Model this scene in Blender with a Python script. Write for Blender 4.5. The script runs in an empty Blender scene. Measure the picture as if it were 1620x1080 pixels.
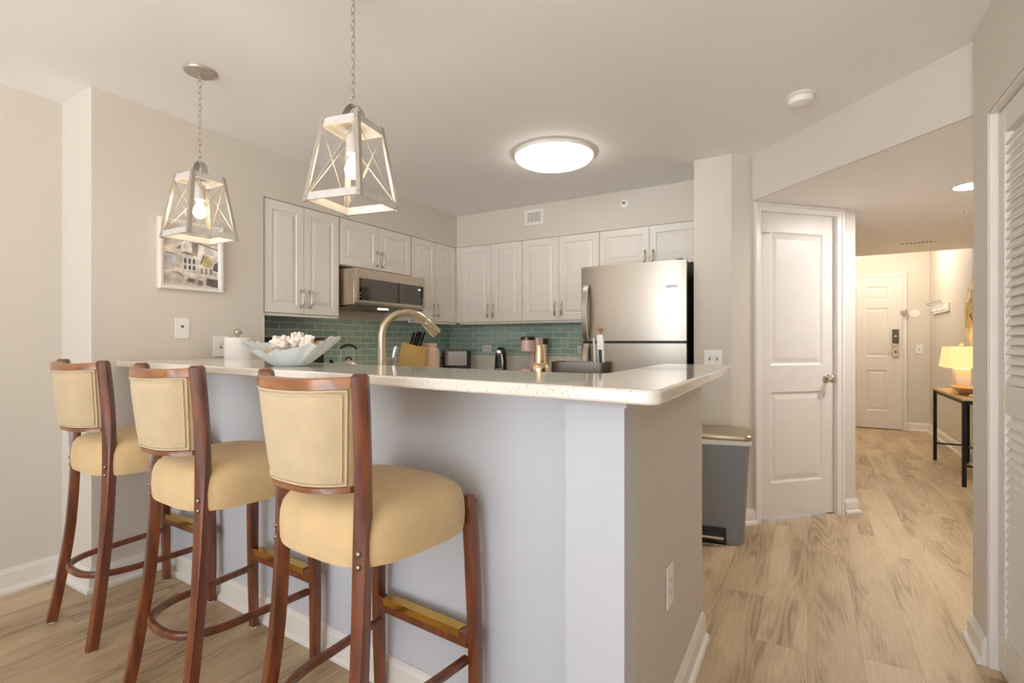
import bpy, bmesh, math, random
from math import sin, cos, pi, radians, sqrt, atan2
from mathutils import Vector, noise
random.seed(7)
SC = bpy.context.scene
COL = SC.collection

# ------------------------------------------------------------------ camera, light, exposure
cam_d = bpy.data.cameras.new('camera')
cam = bpy.data.objects.new('camera', cam_d); COL.objects.link(cam)
cam.location = (0, 0, 1.2)
cam.rotation_euler = (radians(90), 0, radians(30.3))
cam_d.sensor_width = 36.0
cam_d.lens = 800 / 1620 * 36
cam_d.shift_y = 1 / 1620
cam_d.clip_start = 0.02
SC.camera = cam
SC.view_settings.view_transform = 'Standard'
SC.view_settings.look = 'None'
SC.view_settings.gamma = 1
SC.view_settings.use_curve_mapping = False
SC.view_settings.exposure = 0.08
SC.cycles.max_bounces = 8
SC.cycles.diffuse_bounces = 7
SC.cycles.sample_clamp_indirect = 6

world = bpy.data.worlds.new('world'); SC.world = world
world.use_nodes = True
bg = world.node_tree.nodes['Background']
# glow below the horizon added to brighten the ceilings, milder sky above
_n = world.node_tree.nodes; _l = world.node_tree.links
_tc = _n.new('ShaderNodeTexCoord'); _sp = _n.new('ShaderNodeSeparateXYZ'); _mr = _n.new('ShaderNodeMapRange'); _cr = _n.new('ShaderNodeValToRGB')
_mr.inputs[1].default_value = -.25; _mr.inputs[2].default_value = .25
_cr.color_ramp.elements[0].color = (.94, .97, 1.0, 1); _cr.color_ramp.elements[1].color = (.24, .27, .31, 1)
_l.new(_tc.outputs['Generated'], _sp.inputs[0]); _l.new(_sp.outputs[2], _mr.inputs[0]); _l.new(_mr.outputs[0], _cr.inputs[0]); _l.new(_cr.outputs[0], bg.inputs[0])
bg.inputs[1].default_value = 9.4

def area_light(name, loc, rot, sx, sy, power, color):
    d = bpy.data.lights.new(name, 'AREA'); d.shape = 'RECTANGLE'; d.size = sx; d.size_y = sy
    d.energy = power; d.color = color
    o = bpy.data.objects.new(name, d); o.location = loc; o.rotation_euler = rot; COL.objects.link(o)
    return o
# daylight comes in from the open living-room side behind the camera (portal only guides the sampling)
pt_ = area_light('living_room_opening', (-1.37, -3.05, 1.2), (radians(90), 0, radians(180)), 3.9, 2.45, 1, (1, 1, 1))
pt_.data.cycles.is_portal = True

# ------------------------------------------------------------------ mesh helpers
class MB:
    def __init__(s): s.v = []; s.f = []; s.m = []; s.cur = 0
    def add(s, vs, fs):
        n = len(s.v); s.v += [tuple(p) for p in vs]
        for f in fs: s.f.append([i + n for i in f]); s.m.append(s.cur)
        return s
    def box(s, x0, x1, y0, y1, z0, z1):
        return s.add([(x0,y0,z0),(x1,y0,z0),(x1,y1,z0),(x0,y1,z0),(x0,y0,z1),(x1,y0,z1),(x1,y1,z1),(x0,y1,z1)],
                     [(3,2,1,0),(4,5,6,7),(0,1,5,4),(1,2,6,5),(2,3,7,6),(3,0,4,7)])
    def loft(s, rings, cap0=True, cap1=True, closed=True):
        n = len(rings[0]); vs = [p for r in rings for p in r]; fs = []
        for i in range(len(rings) - 1):
            for j in range(n if closed else n - 1):
                k = (j + 1) % n
                fs.append((i*n+j, i*n+k, (i+1)*n+k, (i+1)*n+j))
        if cap0: fs.append(tuple(reversed(range(n))))
        if cap1: fs.append(tuple((len(rings)-1)*n + j for j in range(n)))
        return s.add(vs, fs)
    def ring_loop(s, rings):            # closed both ways (torus like)
        n = len(rings[0]); m = len(rings); vs = [p for r in rings for p in r]
        return s.add(vs, [(i*n+j, i*n+(j+1)%n, ((i+1)%m)*n+(j+1)%n, ((i+1)%m)*n+j) for i in range(m) for j in range(n)])
    def lathe(s, prof, n=32, c=(0,0,0), sx=1, sy=1, cap0=True, cap1=True):
        return s.loft([[(c[0]+r*cos(2*pi*j/n)*sx, c[1]+r*sin(2*pi*j/n)*sy, c[2]+z) for j in range(n)] for r, z in prof], cap0, cap1)
    def prism(s, poly, z0, z1):
        return s.loft([[(x,y,z0) for x,y in poly], [(x,y,z1) for x,y in poly]])
    def tube(s, path, r, n=8, closed=False, caps=True):
        P = [Vector(p) for p in path]; m = len(P); rings = []
        t0 = (P[1]-P[0]).normalized()
        up = Vector((0,0,1)) if abs(t0.z) < .9 else Vector((1,0,0))
        nrm = (up - t0*up.dot(t0)).normalized()
        for i in range(m):
            if closed: t = (P[(i+1)%m]-P[i-1]).normalized()
            else: t = (P[min(i+1,m-1)]-P[max(i-1,0)]).normalized()
            nrm = (nrm - t*nrm.dot(t)).normalized(); b = t.cross(nrm)
            rr = r[i] if isinstance(r, (list,tuple)) else r
            rings.append([tuple(P[i] + nrm*rr*cos(2*pi*j/n) + b*rr*sin(2*pi*j/n)) for j in range(n)])
        if closed: return s.ring_loop(rings)
        return s.loft(rings, caps, caps)
    def build(s, name, mat, parent=None, loc=None, rotz=0, smooth=None, bevel=0, seg=2):
        me = bpy.data.meshes.new(name); me.from_pydata(s.v, [], s.f)
        mats = mat if isinstance(mat, (list,tuple)) else [mat]
        for m in mats: me.materials.append(m)
        for p, i in zip(me.polygons, s.m): p.material_index = i
        bm = bmesh.new(); bm.from_mesh(me)
        bmesh.ops.recalc_face_normals(bm, faces=bm.faces); bm.to_mesh(me); bm.free()
        if smooth is not None:
            me.shade_smooth(); me.set_sharp_from_angle(angle=radians(smooth))
        o = bpy.data.objects.new(name, me); COL.objects.link(o)
        if loc is not None: o.location = loc
        if rotz: o.rotation_euler = (0,0,rotz)
        if parent: o.parent = parent
        if bevel:
            b = o.modifiers.new('bevel', 'BEVEL'); b.width = bevel; b.segments = seg; b.limit_method = 'ANGLE'; b.angle_limit = radians(40)
            me.shade_smooth(); me.set_sharp_from_angle(angle=radians(35))
        return o

def tag(o, label, cat, group=None):
    o['label'] = label; o['category'] = cat
    if group: o['group'] = group
    return o
def thing(name, label, cat, loc=(0,0,0), rotz=0, group=None):
    o = bpy.data.objects.new(name, None); COL.objects.link(o); o.empty_display_size = .05
    o.location = loc; o.rotation_euler = (0,0,rotz)
    return tag(o, label, cat, group)
def struct(o): o['kind'] = 'structure'; return o
def dup(root, loc, rotz, label, group=None):
    r = root.copy(); COL.objects.link(r); r.location = loc; r.rotation_euler = (0,0,rotz); r['label'] = label
    if group: r['group'] = group
    for ch in list(root.children):
        c = ch.copy(); COL.objects.link(c); c.parent = r
        for g in list(ch.children):
            d = g.copy(); COL.objects.link(d); d.parent = c
    return r
def rrect(w, d, r, n=3):
    pts = []
    for cx, cy, a0 in ((w/2-r,d/2-r,0),(-w/2+r,d/2-r,pi/2),(-w/2+r,-d/2+r,pi),(w/2-r,-d/2+r,1.5*pi)):
        for i in range(n+1):
            a = a0 + pi/2*i/n; pts.append((cx+r*cos(a), cy+r*sin(a)))
    return pts
def bez(pts, n):                       # Catmull-Rom through points
    P = [Vector(p) for p in pts]; out = []
    for i in range(len(P)-1):
        p0 = P[max(i-1,0)]; p1 = P[i]; p2 = P[i+1]; p3 = P[min(i+2,len(P)-1)]
        for k in range(n):
            t = k/n
            out.append(.5*((2*p1)+(p2-p0)*t+(2*p0-5*p1+4*p2-p3)*t*t+(3*p1-p0-3*p2+p3)*t**3))
    out.append(P[-1]); return out

# ------------------------------------------------------------------ materials
def lin(c): return tuple((x/12.92 if x <= .04045 else ((x+.055)/1.055)**2.4) for x in (c[0]/255, c[1]/255, c[2]/255)) + (1,)
def M(name, rgb, rough=.5, metal=0, bump=0, bscale=200, spec=None, coat=0, var=0, vscale=8, aniso=0, emit=None, es=0, trans=0):
    m = bpy.data.materials.new(name); m.use_nodes = True; nt = m.node_tree; b = nt.nodes['Principled BSDF']
    b.inputs['Base Color'].default_value = lin(rgb); b.inputs['Roughness'].default_value = rough; b.inputs['Metallic'].default_value = metal
    if spec is not None: b.inputs['Specular IOR Level'].default_value = spec
    if coat: b.inputs['Coat Weight'].default_value = coat; b.inputs['Coat Roughness'].default_value = .12
    if trans: b.inputs['Transmission Weight'].default_value = trans
    if emit: b.inputs['Emission Color'].default_value = lin(emit); b.inputs['Emission Strength'].default_value = es
    tc = nt.nodes.new('ShaderNodeTexCoord')
    if bump:
        n = nt.nodes.new('ShaderNodeTexNoise'); n.inputs['Scale'].default_value = bscale; n.inputs['Detail'].default_value = 3
        bp = nt.nodes.new('ShaderNodeBump'); bp.inputs['Strength'].default_value = bump; bp.inputs['Distance'].default_value = .004
        nt.links.new(tc.outputs['Object'], n.inputs['Vector']); nt.links.new(n.outputs['Fac'], bp.inputs['Height']); nt.links.new(bp.outputs['Normal'], b.inputs['Normal'])
    if var or not bump:
        n = nt.nodes.new('ShaderNodeTexNoise'); n.inputs['Scale'].default_value = vscale; n.inputs['Detail'].default_value = 2
        r = nt.nodes.new('ShaderNodeValToRGB'); v = var or .015
        r.color_ramp.elements[0].position = .3; r.color_ramp.elements[1].position = .7
        c = lin(rgb)
        r.color_ramp.elements[0].color = tuple(min(1,x*(1-v)) for x in c[:3]) + (1,); r.color_ramp.elements[1].color = tuple(min(1,x*(1+v)) for x in c[:3]) + (1,)
        nt.links.new(tc.outputs['Object'], n.inputs['Vector']); nt.links.new(n.outputs['Fac'], r.inputs['Fac']); nt.links.new(r.outputs['Color'], b.inputs['Base Color'])
    return m
def mathn(nt, op, a, b=None):
    n = nt.nodes.new('ShaderNodeMath'); n.operation = op
    for i, x in enumerate((a, b)):
        if x is None: continue
        if isinstance(x, (int,float)): n.inputs[i].default_value = x
        else: nt.links.new(x, n.inputs[i])
    return n.outputs[0]

WALL = M('wall_paint', (212,205,194), .65, bump=.1, bscale=90)
BARP = M('bar_wall_paint', (198,200,206), .6, bump=.12, bscale=80)
BARE = M('bar_end_paint', (204,196,188), .6, bump=.5, bscale=70)
CEIL = M('ceiling_paint', (243,241,240), .75, bump=.12, bscale=60)
TRIM = M('white_trim_paint', (228,223,216), .35)
DOORW = M('white_door_paint', (222,216,209), .38)
CAB = M('white_cabinet_paint', (226,220,211), .36)
LOUV = M('louver_paint', (224,218,208), .45)
STEEL = M('brushed_steel', (184,176,165), .33, 1, var=.03, vscale=60)
STEELM = M('microwave_steel', (196,184,166), .3, 1, var=.03, vscale=60)
NICKEL = M('brushed_nickel', (205,196,182), .25, 1)
CHAMP = M('champagne_nickel', (210,194,170), .22, 1)
CHROME = M('chrome', (225,225,225), .08, 1)
BRASS = M('brass', (214,172,84), .22, 1)
GOLD = M('gold_metal', (228,204,164), .14, 1)
BLACK = M('black_plastic', (22,21,21), .35)
DARKST = M('black_stainless', (112,102,94), .28, 1)
FSIDE = M('fridge_side_black', (24,24,25), .45, bump=.1, bscale=300)
BGLASS = M('black_glass', (70,60,52), .06, spec=.9)
DKGL = M('dark_glass', (16,14,13), .05, spec=.7)
PINK = M('pink_enamel', (238,204,196), .22, coat=.3)
PINKC = M('pink_ceramic', (230,196,174), .25, coat=.3)
SILVP = M('silver_paint', (186,178,166), .4, .6)
WASH = M('whitewashed_wood', (204,199,193), .6, var=.05, vscale=30)
CANG = M('slate_grey_plastic', (136,140,147), .42)
LIDM = M('lid_steel', (190,176,152), .3, 1)
BAG = M('bin_bag', (226,224,222), .4)
PLATE = M('white_plastic', (236,233,227), .3)
SLOT = M('slot_dark', (70,62,56), .6)
PAPER = M('paper', (242,239,234), .85, bump=.2, bscale=150)
BLOCK = M('beech_wood', (230,190,118), .45, var=.06, vscale=14)
AQUA = M('aqua_glaze', (214,223,222), .35, coat=.3, bump=.25, bscale=22, var=.05, vscale=9)
CORAL = M('white_coral', (238,228,216), .8, bump=.8, bscale=90, var=.06, vscale=40)
SHELL = M('tan_shell', (196,172,140), .6, bump=.5, bscale=60, var=.2, vscale=30)
BROWNS = M('brown_shell', (150,112,74), .6, bump=.6, bscale=90, var=.2, vscale=50)
WIRE = M('black_iron', (34,29,27), .45, .4)
OAKT = M('oak_table', (205,170,118), .45, var=.08, vscale=14)
BOWLW = M('carved_wood', (205,166,98), .5, var=.1, vscale=16)
LAMPB = M('white_ceramic', (236,228,218), .15, coat=.4)
GLASSC = M('glass_finial', (230,190,110), .1, coat=.5)
GRILLE = M('vent_dark', (60,56,50), .7)
BADGE = M('badge_plate', (235,233,228), .3)
DISP = M('lit_display', (190,215,235), .4, emit=(190,220,255), es=.8)
CREAMP = M('cream_petal', (236,222,194), .5)
TANP = M('tan_petal', (204,174,118), .5)

def emis(name, rgb, s):
    m = bpy.data.materials.new(name); m.use_nodes = True; nt = m.node_tree; b = nt.nodes['Principled BSDF']
    b.inputs['Base Color'].default_value = lin(rgb)
    b.inputs['Emission Color'].default_value = lin(rgb); b.inputs['Emission Strength'].default_value = s
    return m
BOLTM = M('bolt_metal', (150,138,126), .28, 1)
BULB = emis('lit_bulb', (255,232,196), 45)
DOME = emis('lit_dome', (255,250,240), 12)
ENTRYL = emis('lit_entry', (255,242,220), 180)
RECESS = emis('lit_recess', (255,252,250), 290)
UNDERL = emis('lit_hood_lamp', (255,226,170), 30)
SHADE = emis('lit_shade', (255,226,158), .62)
GLOBEG = M('bulb_glass', (255,255,255), .02, trans=1)

# stained wood for the stools
def wood(name, c1, c2, rough, coat, axis_scale):
    m = bpy.data.materials.new(name); m.use_nodes = True; nt = m.node_tree; b = nt.nodes['Principled BSDF']
    tc = nt.nodes.new('ShaderNodeTexCoord'); mp = nt.nodes.new('ShaderNodeMapping'); mp.inputs['Scale'].default_value = axis_scale
    n = nt.nodes.new('ShaderNodeTexNoise'); n.inputs['Scale'].default_value = 6; n.inputs['Detail'].default_value = 5
    r = nt.nodes.new('ShaderNodeValToRGB'); r.color_ramp.elements[0].position = .32; r.color_ramp.elements[1].position = .72
    r.color_ramp.elements[0].color = lin(c1); r.color_ramp.elements[1].color = lin(c2)
    nt.links.new(tc.outputs['Object'], mp.inputs[0]); nt.links.new(mp.outputs[0], n.inputs[0]); nt.links.new(n.outputs['Fac'], r.inputs[0]); nt.links.new(r.outputs[0], b.inputs['Base Color'])
    b.inputs['Roughness'].default_value = rough; b.inputs['Coat Weight'].default_value = coat; b.inputs['Coat Roughness'].default_value = .2
    return m
MAHOG = wood('red_brown_stained_wood', (82,38,20), (136,72,38), .32, .5, (5,5,.8))
MAHOGC = wood('red_brown_stained_wood_crest', (118,68,32), (172,112,60), .32, .5, (.8,5,5))

def fabric(name, rgb, wscale=260):
    m = M(name, rgb, .9, var=.04, vscale=18); nt = m.node_tree; b = nt.nodes['Principled BSDF']
    b.inputs['Sheen Weight'].default_value = .25
    tc = nt.nodes.new('ShaderNodeTexCoord'); w = nt.nodes.new('ShaderNodeTexWave'); w.inputs['Scale'].default_value = wscale/3; w.inputs['Distortion'].default_value = 2; w.inputs['Detail'].default_value = 2
    w.bands_direction = 'DIAGONAL'
    bp = nt.nodes.new('ShaderNodeBump'); bp.inputs['Strength'].default_value = .25; bp.inputs['Distance'].default_value = .002
    nt.links.new(tc.outputs['Object'], w.inputs['Vector']); nt.links.new(w.outputs['Fac'], bp.inputs['Height']); nt.links.new(bp.outputs['Normal'], b.inputs['Normal'])
    return m
FABB = fabric('beige_twill', (200,178,144))
FABS = fabric('golden_beige_twill', (214,184,136))
WELT = fabric('beige_welt', (204,182,148))

def tile_mat(name, uaxis):
    m = bpy.data.materials.new(name); m.use_nodes = True; nt = m.node_tree; b = nt.nodes['Principled BSDF']
    tc = nt.nodes.new('ShaderNodeTexCoord'); sp = nt.nodes.new('ShaderNodeSeparateXYZ'); cb = nt.nodes.new('ShaderNodeCombineXYZ')
    nt.links.new(tc.outputs['Object'], sp.inputs[0]); nt.links.new(sp.outputs[uaxis], cb.inputs[0]); nt.links.new(sp.outputs[2], cb.inputs[1])
    br = nt.nodes.new('ShaderNodeTexBrick'); br.inputs['Scale'].default_value = 1; br.inputs['Brick Width'].default_value = .1545; br.inputs['Row Height'].default_value = .0518
    br.inputs['Mortar Size'].default_value = .0034; br.inputs['Mortar Smooth'].default_value = .1; br.offset = .5
    br.inputs['Color1'].default_value = lin((150,182,174)); br.inputs['Color2'].default_value = lin((170,198,188)); br.inputs['Mortar'].default_value = lin((232,228,212)); br.inputs['Bias'].default_value = 0
    n = nt.nodes.new('ShaderNodeTexNoise'); n.inputs['Scale'].default_value = 60; n.inputs['Detail'].default_value = 1
    nt.links.new(cb.outputs[0], br.inputs[0]); nt.links.new(br.outputs['Color'], b.inputs['Base Color'])
    rr = nt.nodes.new('ShaderNodeMapRange'); rr.inputs[3].default_value = .1; rr.inputs[4].default_value = .7
    nt.links.new(br.outputs['Fac'], rr.inputs[0]); nt.links.new(rr.outputs[0], b.inputs['Roughness'])
    bp = nt.nodes.new('ShaderNodeBump'); bp.invert = True; bp.inputs['Strength'].default_value = .6; bp.inputs['Distance'].default_value = .003
    nt.links.new(br.outputs['Fac'], bp.inputs['Height']); nt.links.new(bp.outputs[0], b.inputs['Normal'])
    b.inputs['Coat Weight'].default_value = .4
    return m
TILE_Y = tile_mat('teal_glass_tile_left', 1); TILE_X = tile_mat('teal_glass_tile_back', 0)

def quartz():
    m = bpy.data.materials.new('speckled_quartz'); m.use_nodes = True; nt = m.node_tree; b = nt.nodes['Principled BSDF']
    tc = nt.nodes.new('ShaderNodeTexCoord')
    v = nt.nodes.new('ShaderNodeTexVoronoi'); v.inputs['Scale'].default_value = 130
    w = nt.nodes.new('ShaderNodeTexNoise'); w.inputs['Scale'].default_value = 45
    nt.links.new(tc.outputs['Object'], v.inputs['Vector']); nt.links.new(tc.outputs['Object'], w.inputs['Vector'])
    r1 = nt.nodes.new('ShaderNodeValToRGB'); r1.color_ramp.elements[0].position = .14; r1.color_ramp.elements[0].color = (1,1,1,1); r1.color_ramp.elements[1].position = .2; r1.color_ramp.elements[1].color = (0,0,0,1)
    nt.links.new(v.outputs['Distance'], r1.inputs[0])
    gate = mathn(nt, 'GREATER_THAN', w.outputs['Fac'], .47)
    f = mathn(nt, 'MULTIPLY', r1.outputs[0], gate)
    mx = nt.nodes.new('ShaderNodeMix'); mx.data_type = 'RGBA'; mx.inputs[6].default_value = lin((228,220,208)); mx.inputs[7].default_value = lin((132,118,104))
    nt.links.new(f, mx.inputs[0]); nt.links.new(mx.outputs[2], b.inputs['Base Color']); b.inputs['Roughness'].default_value = .12; b.inputs['Coat Weight'].default_value = .3; b.inputs['Coat Roughness'].default_value = .05
    return m
QUARTZ = quartz()

def floor_mat():
    m = bpy.data.materials.new('oak_plank_floor'); m.use_nodes = True; nt = m.node_tree; b = nt.nodes['Principled BSDF']; L = nt.links.new
    tc = nt.nodes.new('ShaderNodeTexCoord'); sp = nt.nodes.new('ShaderNodeSeparateXYZ'); L(tc.outputs['Object'], sp.inputs[0])
    X, Y = sp.outputs[0], sp.outputs[1]
    u = mathn(nt, 'DIVIDE', X, .18); iu = mathn(nt, 'FLOOR', u); fu = mathn(nt, 'SUBTRACT', u, iu)
    wn0 = nt.nodes.new('ShaderNodeTexWhiteNoise'); wn0.noise_dimensions = '1D'; L(iu, wn0.inputs['W'])
    v = mathn(nt, 'ADD', mathn(nt, 'DIVIDE', Y, 1.5), mathn(nt, 'MULTIPLY', wn0.outputs['Value'], 3.0)); iv = mathn(nt, 'FLOOR', v); fv = mathn(nt, 'SUBTRACT', v, iv)
    cb = nt.nodes.new('ShaderNodeCombineXYZ'); L(iu, cb.inputs[0]); L(iv, cb.inputs[1])
    wn = nt.nodes.new('ShaderNodeTexWhiteNoise'); wn.noise_dimensions = '3D'; L(cb.outputs[0], wn.inputs['Vector'])
    rnd = wn.outputs['Value']
    # contour grain (cathedrals)
    g = nt.nodes.new('ShaderNodeCombineXYZ'); L(mathn(nt, 'MULTIPLY', X, 9), g.inputs[0]); L(mathn(nt, 'MULTIPLY', Y, .8), g.inputs[1]); L(mathn(nt, 'MULTIPLY', rnd, 37), g.inputs[2])
    n1 = nt.nodes.new('ShaderNodeTexNoise'); n1.inputs['Scale'].default_value = 1; n1.inputs['Detail'].default_value = 1.2; n1.inputs['Distortion'].default_value = .3; L(g.outputs[0], n1.inputs['Vector'])
    ringv = mathn(nt, 'SINE', mathn(nt, 'MULTIPLY', n1.outputs['Fac'], 100))
    ring = nt.nodes.new('ShaderNodeMapRange'); ring.inputs[1].default_value = -.2; ring.inputs[2].default_value = 1; L(ringv, ring.inputs[0])
    # mask of where the figure shows
    g2 = nt.nodes.new('ShaderNodeCombineXYZ'); L(mathn(nt, 'MULTIPLY', X, 8), g2.inputs[0]); L(mathn(nt, 'MULTIPLY', Y, 1.4), g2.inputs[1]); L(mathn(nt, 'MULTIPLY', rnd, 91), g2.inputs[2])
    n2 = nt.nodes.new('ShaderNodeTexNoise'); n2.inputs['Scale'].default_value = 1; n2.inputs['Detail'].default_value = 2; L(g2.outputs[0], n2.inputs['Vector'])
    mask = nt.nodes.new('ShaderNodeMapRange'); mask.inputs[1].default_value = .42; mask.inputs[2].default_value = .66; L(n2.outputs['Fac'], mask.inputs[0])
    # fine fibre
    g3 = nt.nodes.new('ShaderNodeCombineXYZ'); L(mathn(nt, 'MULTIPLY', X, 150), g3.inputs[0]); L(mathn(nt, 'MULTIPLY', Y, 7), g3.inputs[1]); L(mathn(nt, 'MULTIPLY', rnd, 13), g3.inputs[2])
    n3 = nt.nodes.new('ShaderNodeTexNoise'); n3.inputs['Scale'].default_value = 1; n3.inputs['Detail'].default_value = 3; L(g3.outputs[0], n3.inputs['Vector'])
    base = nt.nodes.new('ShaderNodeValToRGB'); base.color_ramp.elements[0].color = lin((180,157,124)); base.color_ramp.elements[1].color = lin((202,179,145)); L(rnd, base.inputs[0])
    def mix(c, col, fac):
        x = nt.nodes.new('ShaderNodeMix'); x.data_type = 'RGBA'; L(c, x.inputs[6]); x.inputs[7].default_value = lin(col); L(fac, x.inputs[0]); return x.outputs[2]
    c = mix(base.outputs[0], (142,116,88), mathn(nt, 'MULTIPLY', mask.outputs[0], .5))
    c = mix(c, (112,86,60), mathn(nt, 'MULTIPLY', mathn(nt, 'MULTIPLY', ring.outputs[0], mask.outputs[0]), .62))
    c = mix(c, (160,128,92), mathn(nt, 'MULTIPLY', mathn(nt, 'GREATER_THAN', n3.outputs['Fac'], .58), .2))
    c = mix(c, (224,198,158), mathn(nt, 'MULTIPLY', mathn(nt, 'LESS_THAN', n3.outputs['Fac'], .42), .2))
    e1 = mathn(nt, 'LESS_THAN', fu, .012); e2 = mathn(nt, 'LESS_THAN', fv, .0022)
    seam = mathn(nt, 'MAXIMUM', e1, e2)
    c = mix(c, (120,90,62), mathn(nt, 'MULTIPLY', seam, .38))
    L(c, b.inputs['Base Color']); b.inputs['Roughness'].default_value = .4
    bp = nt.nodes.new('ShaderNodeBump'); bp.inputs['Strength'].default_value = .15; bp.inputs['Distance'].default_value = .002; bp.invert = True
    L(mathn(nt, 'ADD', seam, mathn(nt, 'MULTIPLY', n3.outputs['Fac'], .3)), bp.inputs['Height']); L(bp.outputs[0], b.inputs['Normal'])
    return m
FLOOR = floor_mat()

# ------------------------------------------------------------------ setting: shell
H = 2.43; HL = 2.13; XW = -3.32; XP = -2.975; YB = 4.35; XR = .574; YR = 2.69
def sbox(name, mat, *a): return struct(MB().box(*a).build(name, mat))
sbox('floor', FLOOR, -3.5, 1.6, -3.05, 8.8, -.06, 0)
struct(MB().prism([(-3.45,-3.0),(XR+.7,-3.0),(XR+.7,2.66),(.655,2.695),(-.30,3.70),(-.30,4.5),(-3.45,4.5)], H, H+.06).build('ceiling', CEIL))
struct(MB().prism([(-.314,3.69),(.648,2.696),(1.5,2.696),(1.5,6.63),(.12,6.63),(.12,4.2),(-.2,3.8)], HL, H-.002).build('ceiling_hall', CEIL))
sbox('ceiling_entry', CEIL, .1, 1.5, 6.6, 8.75, 2.62, 2.68)
sbox('wall_left', WALL, XW-.1, XW, -3.0, 4.45, 0, H)
sbox('wall_light_block', WALL, -3.42, -2.3, -3.1, -3.0, 0, H)  # unseen stub added beside the opening to keep light off the left wall
sbox('wall_left_pier', WALL, XW, XP, 1.08, 1.972, 0, H)
sbox('wall_left_soffit', WALL, XW, XP, 1.972, 4.35, 2.125, H)
sbox('wall_back', WALL, XW, -.3, YB, YB+.1, 0, H)
sbox('wall_back_soffit', WALL, XP, -.665, 4.015, YB, 2.125, H)
# column beside the fridge, running into the diagonal pantry wall
struct(MB().prism([(-.665,3.58),(-.43,3.58),(-.302,3.708),(-.302-.08,3.708+.08),(-.47,3.70),(-.565,3.70),(-.565,4.35),(-.665,4.35)], 0, H).build('wall_column', WALL))
def dpt(s, o=0): return (-.43 + s*.70711 + o*.70711, 3.58 + s*.70711 - o*.70711)   # along the diagonal wall, o = out of it
# pantry wall: right stub, head
struct(MB().prism([dpt(.868),dpt(1.02),dpt(1.02,-.14),dpt(.868,-.1)], 0, HL).build('wall_pantry_right', WALL))
struct(MB().prism([dpt(.186),dpt(.868),dpt(.868,-.1),dpt(.186,-.1)], 2.085, HL).build('wall_pantry_head', WALL))
sbox('wall_hall_left', WALL, .13, .23, 4.42, 8.63, 0, 2.62)
struct(MB().prism([(-.314,3.672),(.64,2.686),(.649,2.695),(-.305,3.681)], HL, H).build('wall_beam', WALL))
sbox('wall_right', WALL, XR, XR+.11, 2.50, YR, 0, H)
sbox('wall_right_head', WALL, XR, XR+.11, .7, 2.50, 2.045, H)
sbox('wall_right_rear', WALL, XR, XR+.11, -3.0, .7, 0, H)
sbox('wall_closet', WALL, XR+.7, XR+.75, -.2, 2.60, 0, H)
sbox('wall_closet_end', WALL, XR+.11, 1.5, 2.60, 2.695, 0, HL)
sbox('wall_hall_right', WALL, 1.41, 1.5, 2.695, 8.75, 0, 2.62)
sbox('wall_hall_end', WALL, .13, 1.41, 8.65, 8.75, 0, 2.62)
# bar half wall: front face runs (-2.975,1.375) -> (-.37,1.20); return leg back to Y 2.165
bf0 = (-2.975,1.402); bf1 = (-.37,1.272)
def bl(x, o=0):      # point on bar face, o towards the stools
    t = (x-bf0[0])/(bf1[0]-bf0[0]); return (x - o*.0498, bf0[1]+t*(bf1[1]-bf0[1]) - o*.9988)
struct(MB().prism([(-2.975,1.44), (-2.80,1.432), bl(-2.80), bl(-.50), (-.50,1.39), (-2.975,1.52)], 0, 1.077).build('wall_bar', BARP))
struct(MB().prism([(-.495,1.38), (-.495,1.26), (-.37,1.255), (-.37,2.165), (-.49,2.165)], 0, 1.077).build('wall_bar_end', BARE))
PP = .118            # how far the end pilaster stands out
struct(MB().prism([bl(-.517,PP), (-.37,bl(-.37,PP)[1]), (-.37,1.2545), (-.495,1.2595), bl(-.517,-.0)], 0, 1.077).build('trim_1', [BARP]))
m = MB(); prof = [(PP,1.046),(PP+.006,1.046),(PP+.01,1.052),(PP+.022,1.062),(PP+.026,1.070),(PP+.026,1.0765),(PP,1.0765)]
m.loft([[(*bl(-.517+PP*.05-.03-(o-PP)*.6,o), z) for o,z in prof], [(*bl(-.37+PP*.05+.004+(o-PP)*.5,o), z) for o,z in prof]])
struct(m.build('trim_3', BARP))

# baseboards
def baseboard(name, pts, h=.1, t=.015, shoe=True, mat=TRIM):
    prof = [(0,0),(.03,0),(.03,.012),(.026,.02),(.018,.025),(t,.026),(t,h-.022),(t-.004,h-.014),(t-.006,h-.008),(t-.008,h),(0,h)] if shoe else [(0,0),(t,0),(t,h-.014),(t-.008,h),(0,h)]
    P = [Vector(p) for p in pts]; rings = []
    for i, p in enumerate(P):
        ns = []
        if i > 0: d = (P[i]-P[i-1]).normalized(); ns.append(Vector((d.y,-d.x)))
        if i < len(P)-1: d = (P[i+1]-P[i]).normalized(); ns.append(Vector((d.y,-d.x)))
        n = ns[0] if len(ns) == 1 else (ns[0]+ns[1])/(1+ns[0].dot(ns[1]))
        rings.append([(p.x+n.x*o, p.y+n.y*o, z) for o, z in prof])
    return struct(MB().loft(rings).build(name, mat))
e = .0005
baseboard('baseboard_left', [(XW,-3.0),(XW,1.08),(XP,1.08),(XP,1.44)], h=.115)
baseboard('baseboard_bar', [bl(-2.80,-.03), bl(-2.80), bl(-.512), bl(-.517,PP), (-.37,bl(-.37,PP)[1]), (-.37,2.165)], h=.105)
baseboard('baseboard_column', [(-.665,3.58),(-.43,3.58),dpt(.178)], h=.1)
baseboard('baseboard_pantry', [dpt(.918),dpt(1.02),dpt(1.02,-.14)], h=.1)
baseboard('baseboard_right', [(XR+.06,YR),(XR,YR),(XR,2.505)], h=.105)
baseboard('baseboard_hall_end', [(1.165,8.65),(1.41,8.65),(1.41,2.70)], h=.115)

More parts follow.
